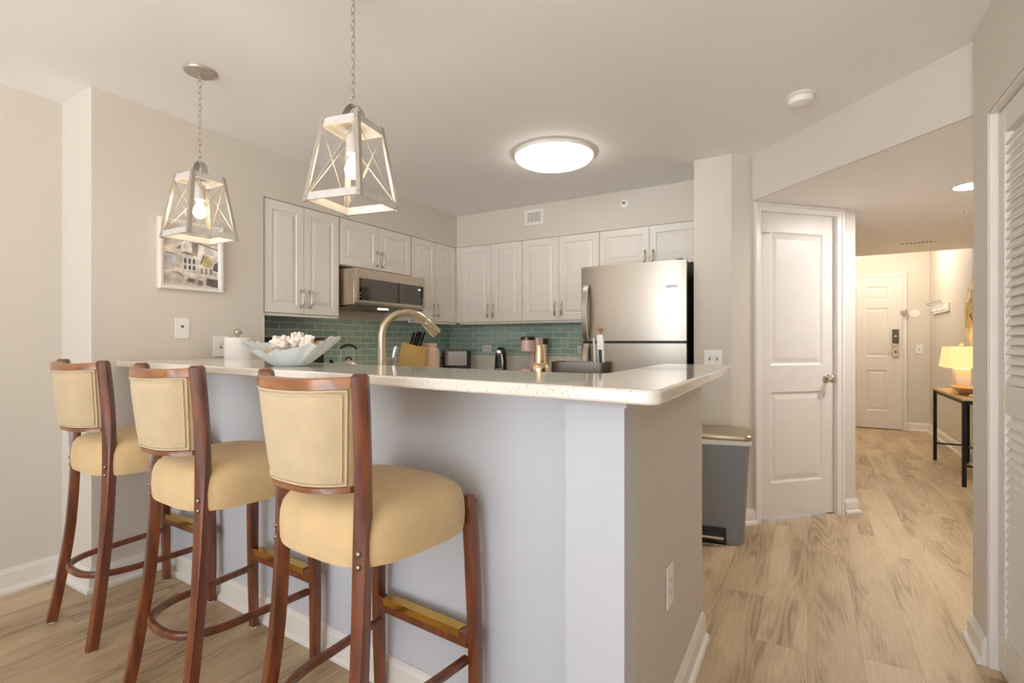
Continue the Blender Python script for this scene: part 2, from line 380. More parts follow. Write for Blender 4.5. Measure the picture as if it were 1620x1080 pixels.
# backsplash: tile on the left and back walls, quartz upstand below
struct(MB().box(XW, XW+.008, 1.974, YB, .945, 1.385).build('trim_4', TILE_Y))
struct(MB().box(XW+.008, -1.46, YB-.008, YB, .945, 1.385).build('trim_5', TILE_X))
struct(MB().box(XW+.008, XP-.0, 1.972, 1.978, .945, 1.37).build('trim_6', TRIM))

# ------------------------------------------------------------------ door builder: panelled slab, local x 0..w, z 0..h, front faces -Y
def panel_door(w, h, th, panels, rings):
    m = MB(); xs = sorted({0, w, *[q for p in panels for q in p[:2]]}); zs = sorted({0, h, *[q for p in panels for q in p[2:]]})
    for i in range(len(xs)-1):
        for j in range(len(zs)-1):
            cx = (xs[i]+xs[i+1])/2; cz = (zs[j]+zs[j+1])/2
            if any(p[0] < cx < p[1] and p[2] < cz < p[3] for p in panels): continue
            m.add([(xs[i],0,zs[j]),(xs[i+1],0,zs[j]),(xs[i+1],0,zs[j+1]),(xs[i],0,zs[j+1])], [(0,1,2,3)])
    for p in panels:
        R = [[(p[0]+a,d,p[2]+a),(p[1]-a,d,p[2]+a),(p[1]-a,d,p[3]-a),(p[0]+a,d,p[3]-a)] for a, d in [(0,0)]+rings]
        m.loft(R, False, True)
    m.add([(0,0,0),(w,0,0),(w,0,h),(0,0,h),(0,th,0),(w,th,0),(w,th,h),(0,th,h)], [(4,7,6,5),(0,4,5,1),(1,5,6,2),(2,6,7,3),(3,7,4,0)])
    return m
RAISED = [(.006,.006),(.012,.007),(.034,.0015),(.036,.001)]
HOUSE = [(.012,.008),(.02,.009),(.05,.003),(.053,.003)]
def handle_mesh(L=.115):
    m = MB(); m.tube(bez([(0,-.004,-L/2),(0,-.02,-L/2+.004),(0,-.03,-L/4),(0,-.033,0),(0,-.03,L/4),(0,-.02,L/2-.004),(0,-.004,L/2)],4), .0064, 8)
    for z in (-L/2+.016, L/2-.016): m.tube([(0,-.001,z),(0,-.022,z)], .0045, 8)
    return m
HANDLE = None
def cabinet(name, label, loc, rotz, w, h, d, doors, hz, group, top_gap=.0):
    """doors = list of (x0,x1,handle_x); local front at y=0 is the door face; body behind"""
    c = thing(name, label, 'cabinet', loc, rotz, group)
    MB().box(0, w, .0205, d, 0, h).build('body', CAB, c)
    for x0, x1, hx in doors:
        o = panel_door(x1-x0-.004, h-.005, .02, [(.052, x1-x0-.056, .054, h-.060)], RAISED).build('door', CAB, c, (x0+.002, 0, .003))
        if hx is not None:
            handle_mesh().build('handle', NICKEL, o, (hx-x0-.002, 0, hz), smooth=50)
    return c
ZB = 1.39; ZT = 2.124; CH = ZT-ZB
gU = None
XF = -2.985      # door face plane of the left run (facing +X);  local x -> world +Y
cabinet('wall_cabinet', 'tall white double-door wall cabinet beside the left pier, left of the microwave', (XF,1.982,ZB), pi/2, .596, CH, .33, [(.0,.295,.265),(.295,.596,.335)], .10, gU)
cabinet('wall_cabinet', 'short white two-door wall cabinet right above the microwave', (XF,2.582,1.775), pi/2, .786, ZT-1.775, .33, [(.006,.395,.365),(.395,.78,.425)], .085, gU)
cabinet('wall_cabinet', 'white two-door wall cabinet between the microwave and the corner', (XF,3.372,ZB), pi/2, .655, CH, .33, [(.0,.325,.295),(.325,.638,.355)], .10, gU)
YF = 4.02
cc_ = cabinet('wall_cabinet', 'white corner wall cabinet above the toaster and can opener, left of the back wall', (-2.955,YF,ZB), 0, .711, CH, .325, [(.03,.378,.345),(.378,.711,.41)], .10, gU)
MB().box(-.05,.028,.003,.0202,0,CH).build('filler', CAB, cc_)
cabinet('wall_cabinet', 'white two-door wall cabinet above the coffee maker, left of the fridge', (-2.242,YF,ZB), 0, .737, CH, .325, [(.0,.366,.334),(.366,.737,.398)], .10, gU)
cabinet('wall_cabinet', 'short white wall cabinet over the fridge top', (-1.503,YF,1.81), 0, .836, ZT-1.81, .325, [(.0,.417,.385),(.417,.836,.45)], .06, gU)
# light rails under the wall cabinets
def rail(label, x0, x1, y0, y1): return tag(MB().box(x0,x1,y0,y1,1.372,ZB-.001).build('light_rail', CAB), label, 'trim')
rail('white strip under the tall left wall cabinet', XF-.045, XF-.012, 1.985, 2.578)
rail('white strip under the wall cabinet right of the microwave', XF-.045, XF-.012, 3.372, 4.03)
rail('white strip under the back row of wall cabinets', -2.95, -1.5, YF+.012, YF+.045)

# base cabinets (below the counters)
def base_cab(label, loc, rotz, w, doors):
    return cabinet('base_cabinet', label, loc, rotz, w, .882-.1, .58, doors, .70, None)
base_cab('white base cabinet under the toaster end of the back counter', (-2.62,3.765,.1), 0, .56, [(0,.28,.25),(.28,.56,.31)])
base_cab('white base cabinet under the coffee maker', (-2.05,3.765,.1), 0, .56, [(0,.28,.25),(.28,.56,.31)])
base_cab('white base cabinet between stove and corner', (-2.70,3.37,.1), pi/2, .38, [(0,.38,.05)])
base_cab('white base cabinet left of the stove', (-2.70,2.13,.1), pi/2, .465, [(0,.465,.40)])
sc = thing('base_cabinet', 'white sink base cabinet behind the bar', 'cabinet', (-2.6,2.08,.1))
MB().prism([(0,-.02),(2.1,-.02),(2.1,-.62),(0,-.52)], 0, .782).build('body', CAB, sc)
for k in range(4):
    o = panel_door(.516,.77,.018,[(.05,.466,.05,.72)],RAISED).build('door', CAB, sc, (.005+.525*k+.516,0,.006), pi)
    handle_mesh().build('handle', NICKEL, o, (.03 if k%2 else .486,0,.68), smooth=50)

# counters
def slab(m, poly, z0, z1): return m.prism(poly, z0, z1)
k = thing('kitchen_counter', 'pale quartz counter along the back wall, under coffee maker and toaster', 'counter', (0,0,0))
MB().prism([(-3.312,3.362),(-2.68,3.362),(-2.68,3.745),(-1.475,3.745),(-1.475,4.342),(-3.312,4.342)], .885, .915).build('worktop', QUARTZ, k, bevel=.004)
MB().box(-3.29,-1.475,4.326,4.3415,.9155,1.068).box(-3.3115,-3.292,3.362,4.3415,.9155,1.068).build('upstand', QUARTZ, k)
k = thing('kitchen_counter', 'pale quartz counter behind the bar, left of the stove', 'counter', (0,0,0))
MB().prism([(-2.972,1.53),(-.495,1.395),(-.495,2.11),(-2.68,2.11),(-2.68,2.597),(-3.312,2.597),(-3.312,1.985),(-2.972,1.975)], .885, .915).build('worktop', QUARTZ, k, bevel=.004)
# sink set in the counter behind the bar
s = thing('sink', 'steel sink sunk in the counter behind the bar', 'sink', (-1.345,1.90,.9155))
MB().loft([[(x,y,0) for x,y in rrect(.74,.36,.05)],[(x,y,.003) for x,y in rrect(.73,.35,.05)],[(x,y,.003) for x,y in rrect(.70,.32,.05)],[(x,y,.001) for x,y in rrect(.66,.28,.05)]]).build('basin', STEEL, s, smooth=40)

# the bar top: L-shaped, rounded corners
def fillet(poly, radii, n=6):
    out = []; N = len(poly)
    for i, p in enumerate(poly):
        r = radii[i]
        if not r: out.append(p); continue
        p = Vector(p); a = (Vector(poly[i-1])-p).normalized(); b = (Vector(poly[(i+1)%N])-p).normalized()
        th = a.angle(b); d = r/math.tan(th/2); c = p + (a+b).normalized()*(r/sin(th/2))
        s0 = p+a*d-c; s1 = p+b*d-c; a0 = atan2(s0.y,s0.x); a1 = atan2(s1.y,s1.x); da = (a1-a0+pi)%(2*pi)-pi
        out += [(c.x+r*cos(a0+da*k/n), c.y+r*sin(a0+da*k/n)) for k in range(n+1)]
    return out
ZBT = 1.108
barpoly = fillet([(-2.973,1.172),(-.243,.966),(-.262,2.20),(-.535,2.20),(-.515,1.40),(-.60,1.40),(-2.973,1.635)], [.03,.03,.04,.02,.05,0,0])
bt = MB().prism(barpoly, ZBT-.03, ZBT).build('bar_counter', QUARTZ, bevel=.006, seg=3)
tag(bt, 'long cream speckled quartz bar top the stools are pulled up to', 'counter')

# ------------------------------------------------------------------ microwave, stove, fridge
mw = thing('microwave', 'low stainless microwave with dark glass front above the stove', 'microwave', (-2.83,2.60,1.475), pi/2)
Wm = .765
MB().box(0,Wm,.024,.47,.0,.268).build('body', STEELM, mw, bevel=.003)
m = MB()
m.box(0,Wm,0,.023,.195,.268).box(0,Wm,0,.023,.012,.034).box(0,.03,0,.023,.034,.195).box(Wm-.018,Wm,0,.023,.034,.195)
dm = m.build('door', STEELM, mw, bevel=.0015)
MB().box(.0305,Wm-.0185,.006,.02,.0345,.1945).build('window', BGLASS, dm)
for x0_, x1_ in ((.0305,.052),(Wm-.042,Wm-.0185),(.445,.452)): MB().box(x0_,x1_,.0025,.0055,.0345,.1945).build('dark_strip', DKGL, dm)
for x_, z in ((.036,.055),(.036,.078),(Wm-.032,.04),(Wm-.032,.058),(Wm-.032,.078)): MB().box(x_,x_+.006,.0008,.002,z,z+.008).build('button_mark', PLATE, dm)
MB().box(Wm-.085,Wm-.055,.003,.0045,.158,.172).build('display', DISP, dm)
MB().box(0.01,Wm-.01,.01,.46,-.012,-.0005).build('underside', DARKST, mw)
MB().lathe([(.05,-.0165),(.05,-.0125)],24,(.36,.09,0),1,.6).build('hood_lamp', UNDERL, mw)

st = thing('stove', 'steel stove with black glass cooktop below the microwave', 'stove', (-2.66,2.602,0), pi/2)
MB().box(0,.755,.03,.64,.02,.905).build('body', STEEL, st, bevel=.004)
MB().box(.0,.755,.0,.645,.906,.922).build('cooktop', DKGL, st, bevel=.003)
od = MB().box(.01,.745,.0,.028,.2,.74).build('oven_door', STEEL, st, bevel=.004)
MB().box(.12,.635,-.003,-.0005,.32,.6).build('oven_window', DKGL, od)
MB().tube([(.06,-.0005,.70),(.06,-.04,.70),(.695,-.04,.70),(.695,-.0005,.70)],.009).build('handle', STEEL, od, smooth=60)
MB().box(.01,.745,.0,.028,.755,.9).build('control_panel', STEEL, st, bevel=.003)
for x in (.1,.22,.5,.62):
    MB().tube([(x,-.0005,.83),(x,-.03,.83)],.02,16).build('knob', STEEL, st, smooth=40)

fr = thing('fridge', 'stainless top-freezer fridge with black side, right end of the back wall', 'fridge', (-1.458,3.5,0))
FW = .757; FHt = 1.755; FG = 1.2
MB().box(.004,FW-.004,.072,.80,.03,FHt-.012).build('body', FSIDE, fr, bevel=.004)
MB().box(.04,FW-.04,.1,.7,.0,.029).build('plinth', BLACK, fr)
def fdoor(z0, z1):
    # gently crowned front, rounded side edges
    prof = []
    N = 26
    for i in range(N+1):
        x = FW*i/N; u = (i/N-.5)*2
        prof.append((x, .020*abs(u)**3.5 - .006*(1-u*u)))
    sec = prof + [(FW,.066),(0,.066)]
    return MB().loft([[(x,y,z0) for x,y in sec],[(x,y,z1) for x,y in sec]])
d1 = fdoor(FG+.009, FHt).build('freezer_door', STEEL, fr, smooth=40)
d2 = fdoor(.06, FG-.009).build('fridge_door', STEEL, fr, smooth=40)
MB().box(.01,FW-.01,.03,.066,FG-.0085,FG+.0085).build('gasket', BLACK, fr)
def fhandle(z0, z1, up):
    m = MB(); pts = []
    for i in range(15):
        t = i/14; z = z0+(z1-z0)*t; y = -.012-.045*sin(pi*min(1,t*1.0))**.6 if 0 < t < 1 else -.006
        pts.append((z,y))
    rings = []
    for z,y in pts:
        rings.append([(.034+a, y+b, z) for a,b in ((0,0),(.034,.0),(.034,.016),(0,.016))])
    return m.loft(rings)
fhandle(FG+.012, 1.62, True).build('handle', STEEL, d1, smooth=40)
fhandle(.62, FG-.012, False).build('handle', STEEL, d2, smooth=40)
b_ = MB().box(.625,.70,.0,.004,1.57,1.588).build('badge', BADGE, d1, (0,-.001,0))
MB().tube([(FW-.05,.05,FHt),(FW-.05,.05,FHt+.012)],.022,16).build('hinge_cover', DARKST, fr, smooth=40)
m = MB(); random.seed(3)
for i in range(9):
    x = .631+i*.0072; m.box(x,x+.0035+.0012*(i%2),-.0009,-.0002,1.576,1.576+.006)
m.build('lettering', DARKST, d1, (0,-.001,0))

# ------------------------------------------------------------------ bar stools
def make_stool():
    t = thing('bar_stool', '', 'bar stool', (0,0,0), 0, 'bar stools along the bar')
    for sgn in (-1, 1):
        path = bez([(.200,-.222,.006),(.187,-.192,.2),(.172,-.166,.42),(.166,-.152,.70),(.174,-.157,.88),(.184,-.168,1.0),(.196,-.184,1.12)],4)
        path = [tuple(p) for p in path]
        rings = []
        angs = lambda z: (8 + 14*min(1,max(0,(z-.3)/.4)) + 20*min(1,max(0,(z-.72)/.14)))
        for x,y,z in path + [(.1965,-.1845,1.127)]:
            k = 1 if z < 1.125 else .72
            w = .031+.007*min(1,max(0,z/.75)); d = .036; a = radians(angs(z))*sgn
            rings.append([(x*sgn+(u*cos(a)-v*sin(a)), y+u*sin(a)+v*cos(a), z) for u,v in [(p*k,q*k) for p,q in rrect(w,d,.005,2)]])
        lg = MB().loft(rings).build('leg', MAHOG, t, smooth=40)
        MB().lathe([(.013,0),(.014,.003),(.012,.0058)],16,(.200*sgn,-.222,0)).build('glide', PLATE, lg, smooth=60)
        fpath = [tuple(p) for p in bez([(.206,.228,.006),(.210,.226,.2),(.209,.224,.36),(.202,.220,.58),(.192,.216,.735)],4)]
        rings = []
        for x,y,z in fpath + [(.1905,.215,.747)]:
            k = 1 if z < .74 else .7
            w = .03+.006*min(1,z/.5)
            rings.append([(x*sgn+p*k, y+q*k, z) for p,q in rrect(w,w,.004,2)])
        lg = MB().loft(rings).build('leg', MAHOG, t, smooth=40)
        MB().lathe([(.013,0),(.014,.003),(.012,.0058)],16,(.206*sgn,.228,0)).build('glide', PLATE, lg, smooth=60)
        for zz in (.700,.668):
            a = radians(21)*sgn
            c = Vector((.166*sgn + sin(a)*.0182, -.153 - cos(a)*.0182, zz)); nrm = Vector((sin(a),-cos(a),0)); sx = Vector((cos(a),sin(a),0)); up = Vector((0,0,1))
            rings = [[tuple(c + nrm*h + (sx*cos(2*pi*j/12)+up*sin(2*pi*j/12))*r) for j in range(12)] for r,h in ((.0075,-.001),(.0075,.002),(.005,.0042),(.0015,.0048))]
            MB().loft(rings).build('bolt', BOLTM, t, smooth=60)
    # seat
    def sup(sc_, z, n=56):
        pts = []
        for j in range(n):
            a = 2*pi*j/n; ex = 2/3.5
            cx = abs(cos(a))**ex*(1 if cos(a)>0 else -1); cy = abs(sin(a))**ex*(1 if sin(a)>0 else -1)
            yy = .012+(.222 if cy > 0 else .203)*cy*sc_; xx = .224*cx*sc_*(1+.065*cy)
            pts.append((xx,yy,z))
        return pts
    lev = [(.93,.660),(.985,.662),(1.0,.675),(1.008,.71),(1.0,.745),(.972,.770),(.92,.787),(.80,.802),(.6,.812),(.35,.817),(.12,.819)]
    MB().loft([sup(a,z) for a,z in lev]).build('seat', FABS, t, smooth=60)
    # curved upholstered back pad
    Z0, Z1 = .858, 1.093; NX, NZ = 22, 12; SAG = .064
    def bx(s, q): return s*(.150+.032*q)
    def by(s, q): return -.168-.022*q-.005 - SAG*(1-abs(s)**3)
    def surf(s, q, off):
        x = bx(s,q); y = by(s,q); return (x, y+off, Z0+(Z1-Z0)*q - .006*q*(1-s*s))
    m = MB(); grid = {}
    vs = []; fs = []
    for side in (0,1):
        for i in range(NX+1):
            for j in range(NZ+1):
                s_ = -1+2*i/NX; q = j/NZ
                edge = (1-abs(s_)**6)*(1-abs(2*q-1)**6)
                off = (-.004-.006*edge) if side == 0 else (.022+.014*edge)
                grid[side,i,j] = len(vs); vs.append(surf(s_,q,off))
    for side in (0,1):
        for i in range(NX):
            for j in range(NZ):
                f = (grid[side,i,j],grid[side,i+1,j],grid[side,i+1,j+1],grid[side,i,j+1]); fs.append(f if side == 0 else f[::-1])
    for i in range(NX):
        fs.append((grid[0,i,0],grid[1,i,0],grid[1,i+1,0],grid[0,i+1,0])); fs.append((grid[0,i,NZ],grid[0,i+1,NZ],grid[1,i+1,NZ],grid[1,i,NZ]))
    for j in range(NZ):
        fs.append((grid[0,0,j],grid[0,0,j+1],grid[1,0,j+1],grid[1,0,j])); fs.append((grid[0,NX,j],grid[1,NX,j],grid[1,NX,j+1],grid[0,NX,j+1]))
    pad = MB().add(vs,fs).build('back_pad', FABB, t, smooth=50)
    for ins, r in ((.004,.0032),(.0125,.0028)):
        pts = []; s0 = 1-ins*5.4; q0 = ins*4.2
        for i in range(25): pts.append(surf(-s0+2*s0*i/24, q0, -.0068))
        for i in range(1,12): pts.append(surf(s0, q0+(1-2*q0)*i/12, -.0068))
        for i in range(25): pts.append(surf(s0-2*s0*i/24, 1-q0, -.0068))
        for i in range(1,12): pts.append(surf(-s0, 1-q0-(1-2*q0)*i/12, -.0068))
        MB().tube(pts, r, 6, closed=True).build('piping', WELT, pad, smooth=70)
    def arc_rail(z0, z1, q, y0, y1):
        rings = []
        for i in range(29):
            s_ = -1+2*i/28; x = s_*(.152+.034*q); y = by(s_,q)
            dz = -.006*(1-s_*s_) if q > .5 else 0; rings.append([(x,y+a,z+dz) for a,z in ((y0,z0),(y1,z0),(y1,z1-.003),(y1-.003,z1),(y0+.003,z1),(y0,z1-.003))])
        return MB().loft(rings)
    arc_rail(1.0935,1.120,1.0,-.008,.026).build('crest_rail', MAHOGC, t, smooth=40)
    arc_rail(.842,.8575,0,-.004,.022).build('lower_rail', MAHOGC, t, smooth=40)
    # U-shaped foot ring
    pts = []
    for i in range(41):
        a = pi*i/40; ex = 2/2.6
        cx = cos(a); x = .172*(abs(cx)**ex)*(1 if cx>0 else -1); y = .0-.212*abs(sin(a))**ex
        pts.append((x,y))
    pts = [(.188,.21),(.183,.12)] + pts + [(-.183,.12),(-.188,.21)]
    P = [Vector(p) for p in pts]; rings = []
    for i in range(len(P)):
        d = (P[min(i+1,len(P)-1)]-P[max(i-1,0)]).normalized(); n = Vector((-d.y,d.x))
        rings.append([(P[i].x+n.x*a, P[i].y+n.y*a, .262+b) for a,b in rrect(.022,.024,.006,2)])
    MB().loft(rings).build('foot_ring', MAHOG, t, smooth=45)
    st_ = MB().box(-.192,.192,.208,.236,.294,.342).build('stretcher', MAHOG, t, bevel=.003)
    fp = MB().box(-.165,.165,.2045,.2395,.3425,.3450).box(-.165,.165,.2045,.2075,.322,.3425).build('foot_plate', BRASS, st_)
    return t
stool = make_stool()
stool.location = (-2.593,1.095,0); stool.rotation_euler = (0,0,-.013)
stool['label'] = 'farthest bar stool, at the left end of the bar beside the grey wall'
dup(stool, (-1.822,1.055,0), -.05, 'middle bar stool of the three, in front of the white paper towel roll')
dup(stool, (-1.074,1.027,0), -.068, 'nearest bar stool, closest to the camera, in front of the aqua bowl')

# ------------------------------------------------------------------ pendant lanterns
def make_pendant():
    t = thing('pendant_lantern', '', 'pendant lamp', (0,0,0), 0, 'pendant lanterns above the bar')
    zt, zb = .28, 0.; ht, hb = .072, .111
    def hw(z): return hb+(ht-hb)*(z-zb)/(zt-zb)
    def frame(z0, z1, inset):
        m = MB()
        R = []
        for z, e_ in ((z0,0),(z1,0),(z1,-.008),(z0,-.008)):
            w_ = hw(z)+e_; R.append([(w_,w_,z),(-w_,w_,z),(-w_,-w_,z),(w_,-w_,z)])
        m.ring_loop([[R[k][j] for k in range(4)] for j in range(4)])
        return m
    frame(.0,.026,0).build('bottom_frame', WASH, t); frame(zt-.026,zt,0).build('top_frame', WASH, t)
    w_ = hw(zt)-.0085
    MB().box(-w_,w_,-w_,w_,zt-.012,zt-.004).build('top_panel', WASH, t)
    for sx in (-1,1):
        for sy in (-1,1):
            m = MB(); R = []
            for z in (-.004, zt+.004):
                w_ = hw(z)+.0025; R.append([(sx*w_,sy*w_,z),(sx*(w_-.016),sy*w_,z),(sx*(w_-.016),sy*(w_-.004),z),(sx*(w_-.004),sy*(w_-.004),z),(sx*(w_-.004),sy*(w_-.016),z),(sx*w_,sy*(w_-.016),z)])
            m.loft(R)
            for z in (.012,zt-.012):
                w_ = hw(z)+.0025
                m.lathe([(.003,-.0005),(.003,.0015),(.001,.0025)],8,(0,0,0)) if False else None
                m.tube([(sx*(w_-.008),sy*w_,z),(sx*(w_-.008),sy*(w_+.003),z)],.0032,8); m.tube([(sx*w_,sy*(w_-.008),z),(sx*(w_+.003),sy*(w_-.008),z)],.0032,8)
            m.build('corner_post', SILVP, t)
    for a in range(4):
        m = MB(); c_, s_ = cos(a*pi/2), sin(a*pi/2)
        def P(u, z, o): w_ = hw(z)-.004-o; x, y = u*hw(z)*.93, -w_; return (c_*x-s_*y, s_*x+c_*y, z)
        m.tube([P(-1,.026,0),P(1,zt-.026,0)],.0016,6); m.tube([P(1,.026,.003),P(-1,zt-.026,.003)],.0016,6)
        m.build('cross_brace', SILVP, t)
    # strap handle and chain
    rings = []
    for i in range(17):
        a = pi*i/16; x, z = .042*cos(a), zt+.068*sin(a)
        rings.append([(y, x*k, zt+(z-zt)*k) for k, y in ((1,-.014),(1,.014),(.95,.014),(.95,-.014))])
    MB().loft(rings).build('strap_handle', SILVP, t, smooth=40)
    m = MB(); z = zt+.078; i = 0
    m.tube([(.0,.016*cos(2*pi*j/16),z+.016*sin(2*pi*j/16)) for j in range(16)],.002,6,closed=True)
    z += .012; top = H-1.669-.022
    n = int((top-z)/.0262); p = (top-z)/n
    for i in range(n):
        a = (i%2)*pi/2
        pts = []
        for j in range(16):
            b = 2*pi*j/16; x = .008*cos(b); zz = z+p*.5+ (p*.62)*sin(b)*(.9 if abs(sin(b))<.9 else 1)
            pts.append((x*cos(a), x*sin(a), zz))
        m.tube(pts,.0019,6,closed=True); z += p
    m.build('chain', SILVP, t, smooth=70)
    MB().lathe([(.0,top+.002),(.008,top+.002),(.012,top+.006),(.045,top+.007),(.062,top+.01),(.066,top+.015),(.066,top+.0215),(.0,top+.0215)],36,cap0=False,cap1=False).build('canopy', SILVP, t, smooth=40)
    MB().lathe([(.004,zt-.04),(.004,zt-.012)],10).lathe([(.0205,zt-.105),(.0215,zt-.1),(.0215,zt-.045),(.019,zt-.04),(.006,zt-.038)],20).build('socket', WASH, t, smooth=40)
    zb_ = zt-.106
    prof = [(.013,0),(.013,-.012),(.016,-.022),(.024,-.036),(.0275,-.050),(.026,-.064),(.019,-.075),(.009,-.081),(.001,-.0825)]
    MB().lathe([(r,zb_+z) for r,z in prof],24).build('bulb', BULB, t, smooth=60)
    return t
p1 = make_pendant(); p1.location = (-2.38,1.266,1.669); p1.rotation_euler = (0,0,.806+pi/4); p1['label'] = 'white lantern pendant hanging in front of the framed picture'
dup(p1, (-1.348,1.224,1.669), .969+pi/4, 'nearer larger-looking lantern pendant hanging in front of the wall cabinets')

# ------------------------------------------------------------------ ceiling and wall fittings
d = thing('ceiling_light', 'round glowing dome light on the kitchen ceiling', 'ceiling light', (-1.43,2.99,H))
MB().lathe([(.25,-.0005),(.262,-.003),(.262,-.02),(.252,-.024),(.25,-.02)],56,cap1=False).build('trim_ring', TRIM, d, smooth=40)
MB().lathe([(.251,-.0245)]+[(.25*cos(a*pi/2/9), -.025-.055*sin(a*pi/2/9)) for a in range(9)]+[(.004,-.0805)],56).build('diffuser', DOME, d, smooth=60)
d = thing('smoke_detector', 'white smoke detector on the ceiling above the hall opening', 'smoke detector', (-.03,2.905,H))
MB().lathe([(.066,-.0005),(.068,-.006),(.06,-.012)],36).build('base', PLATE, d, smooth=40)
MB().lathe([(.052,-.0125),(.057,-.018),(.057,-.03),(.05,-.042),(.03,-.048),(.004,-.05)],36).build('cover', PLATE, d, smooth=40)
def vent(label, loc, rotz, w, h, wall=True):
    v = thing('air_vent', label, 'vent', loc, rotz)
    b = .028
    MB().box(0,w,-.008,-.0005,0,b).box(0,w,-.008,-.0005,h-b,h).box(0,b,-.008,-.0005,b,h-b).box(w-b,w,-.008,-.0005,b,h-b).build('frame', PLATE, v, bevel=.002)
    MB().box(b,w-b,-.0022,-.0008,b,h-b).build('duct', GRILLE, v)
    n = 9
    for i in range(n):
        x = b+(w-2*b)*(i+.5)/n
        MB().add([(x-.004,-.0075,b),(x-.003,-.0075,b),(x+.004,-.003,b),(x+.003,-.003,b),(x-.004,-.0075,h-b),(x-.003,-.0075,h-b),(x+.004,-.003,h-b),(x+.003,-.003,h-b)],[(0,1,2,3),(4,7,6,5),(0,4,5,1),(1,5,6,2),(2,6,7,3),(3,7,4,0)]).build('louver', PLATE, v)
    return v
vent('white square air vent high on the back soffit', (-2.21,4.015,2.249), 0, .192, .141)
d = thing('sprinkler_head', 'round white sprinkler escutcheon on the soffit above the fridge', 'sprinkler', (-1.287,4.015,2.328))
MB().loft([[(r*cos(2*pi*j/24),y,r*sin(2*pi*j/24)) for j in range(24)] for r,y in ((.034,-.0005),(.034,-.004),(.026,-.006),(.012,-.007),(.011,-.02))]).build('escutcheon', PLATE, d, smooth=40)
MB().box(-.009,.009,-.038,-.0205,-.003,.003).build('deflector', SLOT, d)

def plate(label, loc, rotz, w, h, kind, n=1):
    t = thing('light_switch' if kind in ('toggle','jack') else 'outlet', label, 'switch' if kind == 'toggle' else ('outlet' if kind == 'outlet' else 'wall plate'), loc, rotz)
    if kind == 'jack': t.name = 'wall_plate'
    MB().box(-w/2,w/2,-.006,-.0005,-h/2,h/2).build('plate', PLATE, t, bevel=.002)
    if kind == 'toggle':
        for i in range(n):
            x = (i-(n-1)/2)*.046
            MB().box(x-.005,x+.005,-.0075,-.0062,-.012,.012).build('slot', SLOT, t)
            MB().box(x-.0035,x+.0035,-.018,-.0077,-.002,.009).build('toggle', PLATE, t)
    elif kind == 'jack':
        MB().box(-.007,.007,-.0075,-.0062,.004,.016).build('jack', SLOT, t)
    elif kind == 'outlet':
        horiz = w > h
        for sg in (-1,1):
            cx, cz = (sg*.02,0) if horiz else (0,sg*.02)
            o = MB().box(cx-.014,cx+.014,-.0075,-.0062,cz-.014,cz+.014).build('receptacle', PLATE, t, bevel=.003)
            m = MB()
            for q in (-.006,.006):
                if horiz: m.box(cx-.004,cx+.004,-.0082,-.0077,cz+q-.0012,cz+q+.0012)
                else: m.box(cx+q-.0012,cx+q+.0012,-.0082,-.0077,cz-.004,cz+.004)
            m.build('slots', SLOT, o)
    return t
plate('cream wall jack plate below the framed picture', (XP,1.487,1.276), pi/2, .074, .116, 'jack')
plate('cream light switch half hidden by the paper towel roll', (XP,1.70,1.176), pi/2, .09, .122, 'toggle')
plate('white double light switch on the column beside the fridge', (-.541,3.58,1.092), 0, .115, .116, 'toggle', 2)
plate('white outlet on the end wall of the bar', (-.37,1.595,.45), pi/2, .074, .125, 'outlet')
plate('white outlet on the teal tile above the toaster', (-2.83,YB-.008,1.135), 0, .115, .075, 'outlet')
plate('white outlet on the teal tile left of the fridge', (-1.775,YB-.008,1.13), 0, .115, .075, 'outlet')
plate('white light switch right of the front door', (1.30,8.65,1.107), 0, .075, .12, 'toggle')

# framed picture on the pier
pf = thing('framed_picture', 'white framed watercolor of old buildings on the left wall', 'picture', (XP,1.363,1.487), pi/2)
pw, ph = .337, .38
m = MB(); b = .026
R = [[(a,y,a),(pw-a,y,a),(pw-a,y,ph-a),(a,y,ph-a)] for a,y in ((0,-.0005),(0,-.03),(.004,-.033),(.016,-.031),(b,-.02),(b,-.0005))]
m.ring_loop([[R[k][j] for k in range(len(R))] for j in range(4)])
m.build('frame', TRIM, pf)
def flat(name, rgb): return M(name, rgb, .7, var=.3, vscale=26)
A = [flat('art_paper', (218,206,192)), flat('art_wash', (198,188,178)), flat('art_white', (232,226,218)), flat('art_grey', (150,140,134)), flat('art_dark', (104,96,96)), flat('art_ochre', (196,180,136)), flat('art_rust', (140,112,96)), flat('art_blue', (196,198,202))]
m = MB(); aw, ah = pw-2*b, ph-2*b; dep = [-.016]
def apoly(mi, pts):
    m.cur = mi; y = dep[0]; dep[0] -= .00012
    n = len(pts); m.add([(b+u*aw, y, b+v*ah) for u,v in pts], [tuple(range(n))])
m.box(b,pw-b,-.015,-.004,b,ph-b)
apoly(0,[(0,0),(1,0),(1,1),(0,1)])
apoly(1,[(0,.62),(.3,.7),(.6,.66),(1,.72),(1,1),(0,1)])
apoly(3,[(.2,.60),(.36,.72),(.30,.60)]); apoly(2,[(.3,.58),(.5,.58),(.5,.72),(.40,.76),(.3,.71)])
apoly(4,[(.36,.62),(.37,.62),(.37,.69),(.36,.69)]); apoly(3,[(.5,.56),(.61,.54),(.61,.74),(.5,.74)])
apoly(6,[(.28,.535),(.6,.52),(.6,.535),(.36,.56)])
apoly(2,[(.61,.26),(1,.26),(1,.68),(.85,.74),(.61,.74)]); apoly(6,[(.6,.735),(.63,.75),(.86,.70),(1,.685),(1,.66),(.86,.68),(.62,.725)])
apoly(3,[(.7,.80),(.88,.82),(.9,.77),(.72,.75)])
apoly(7,[(.04,.30),(.19,.30),(.19,.50),(.04,.50)]); apoly(6,[(.04,.5),(.19,.5),(.19,.515),(.04,.515)])
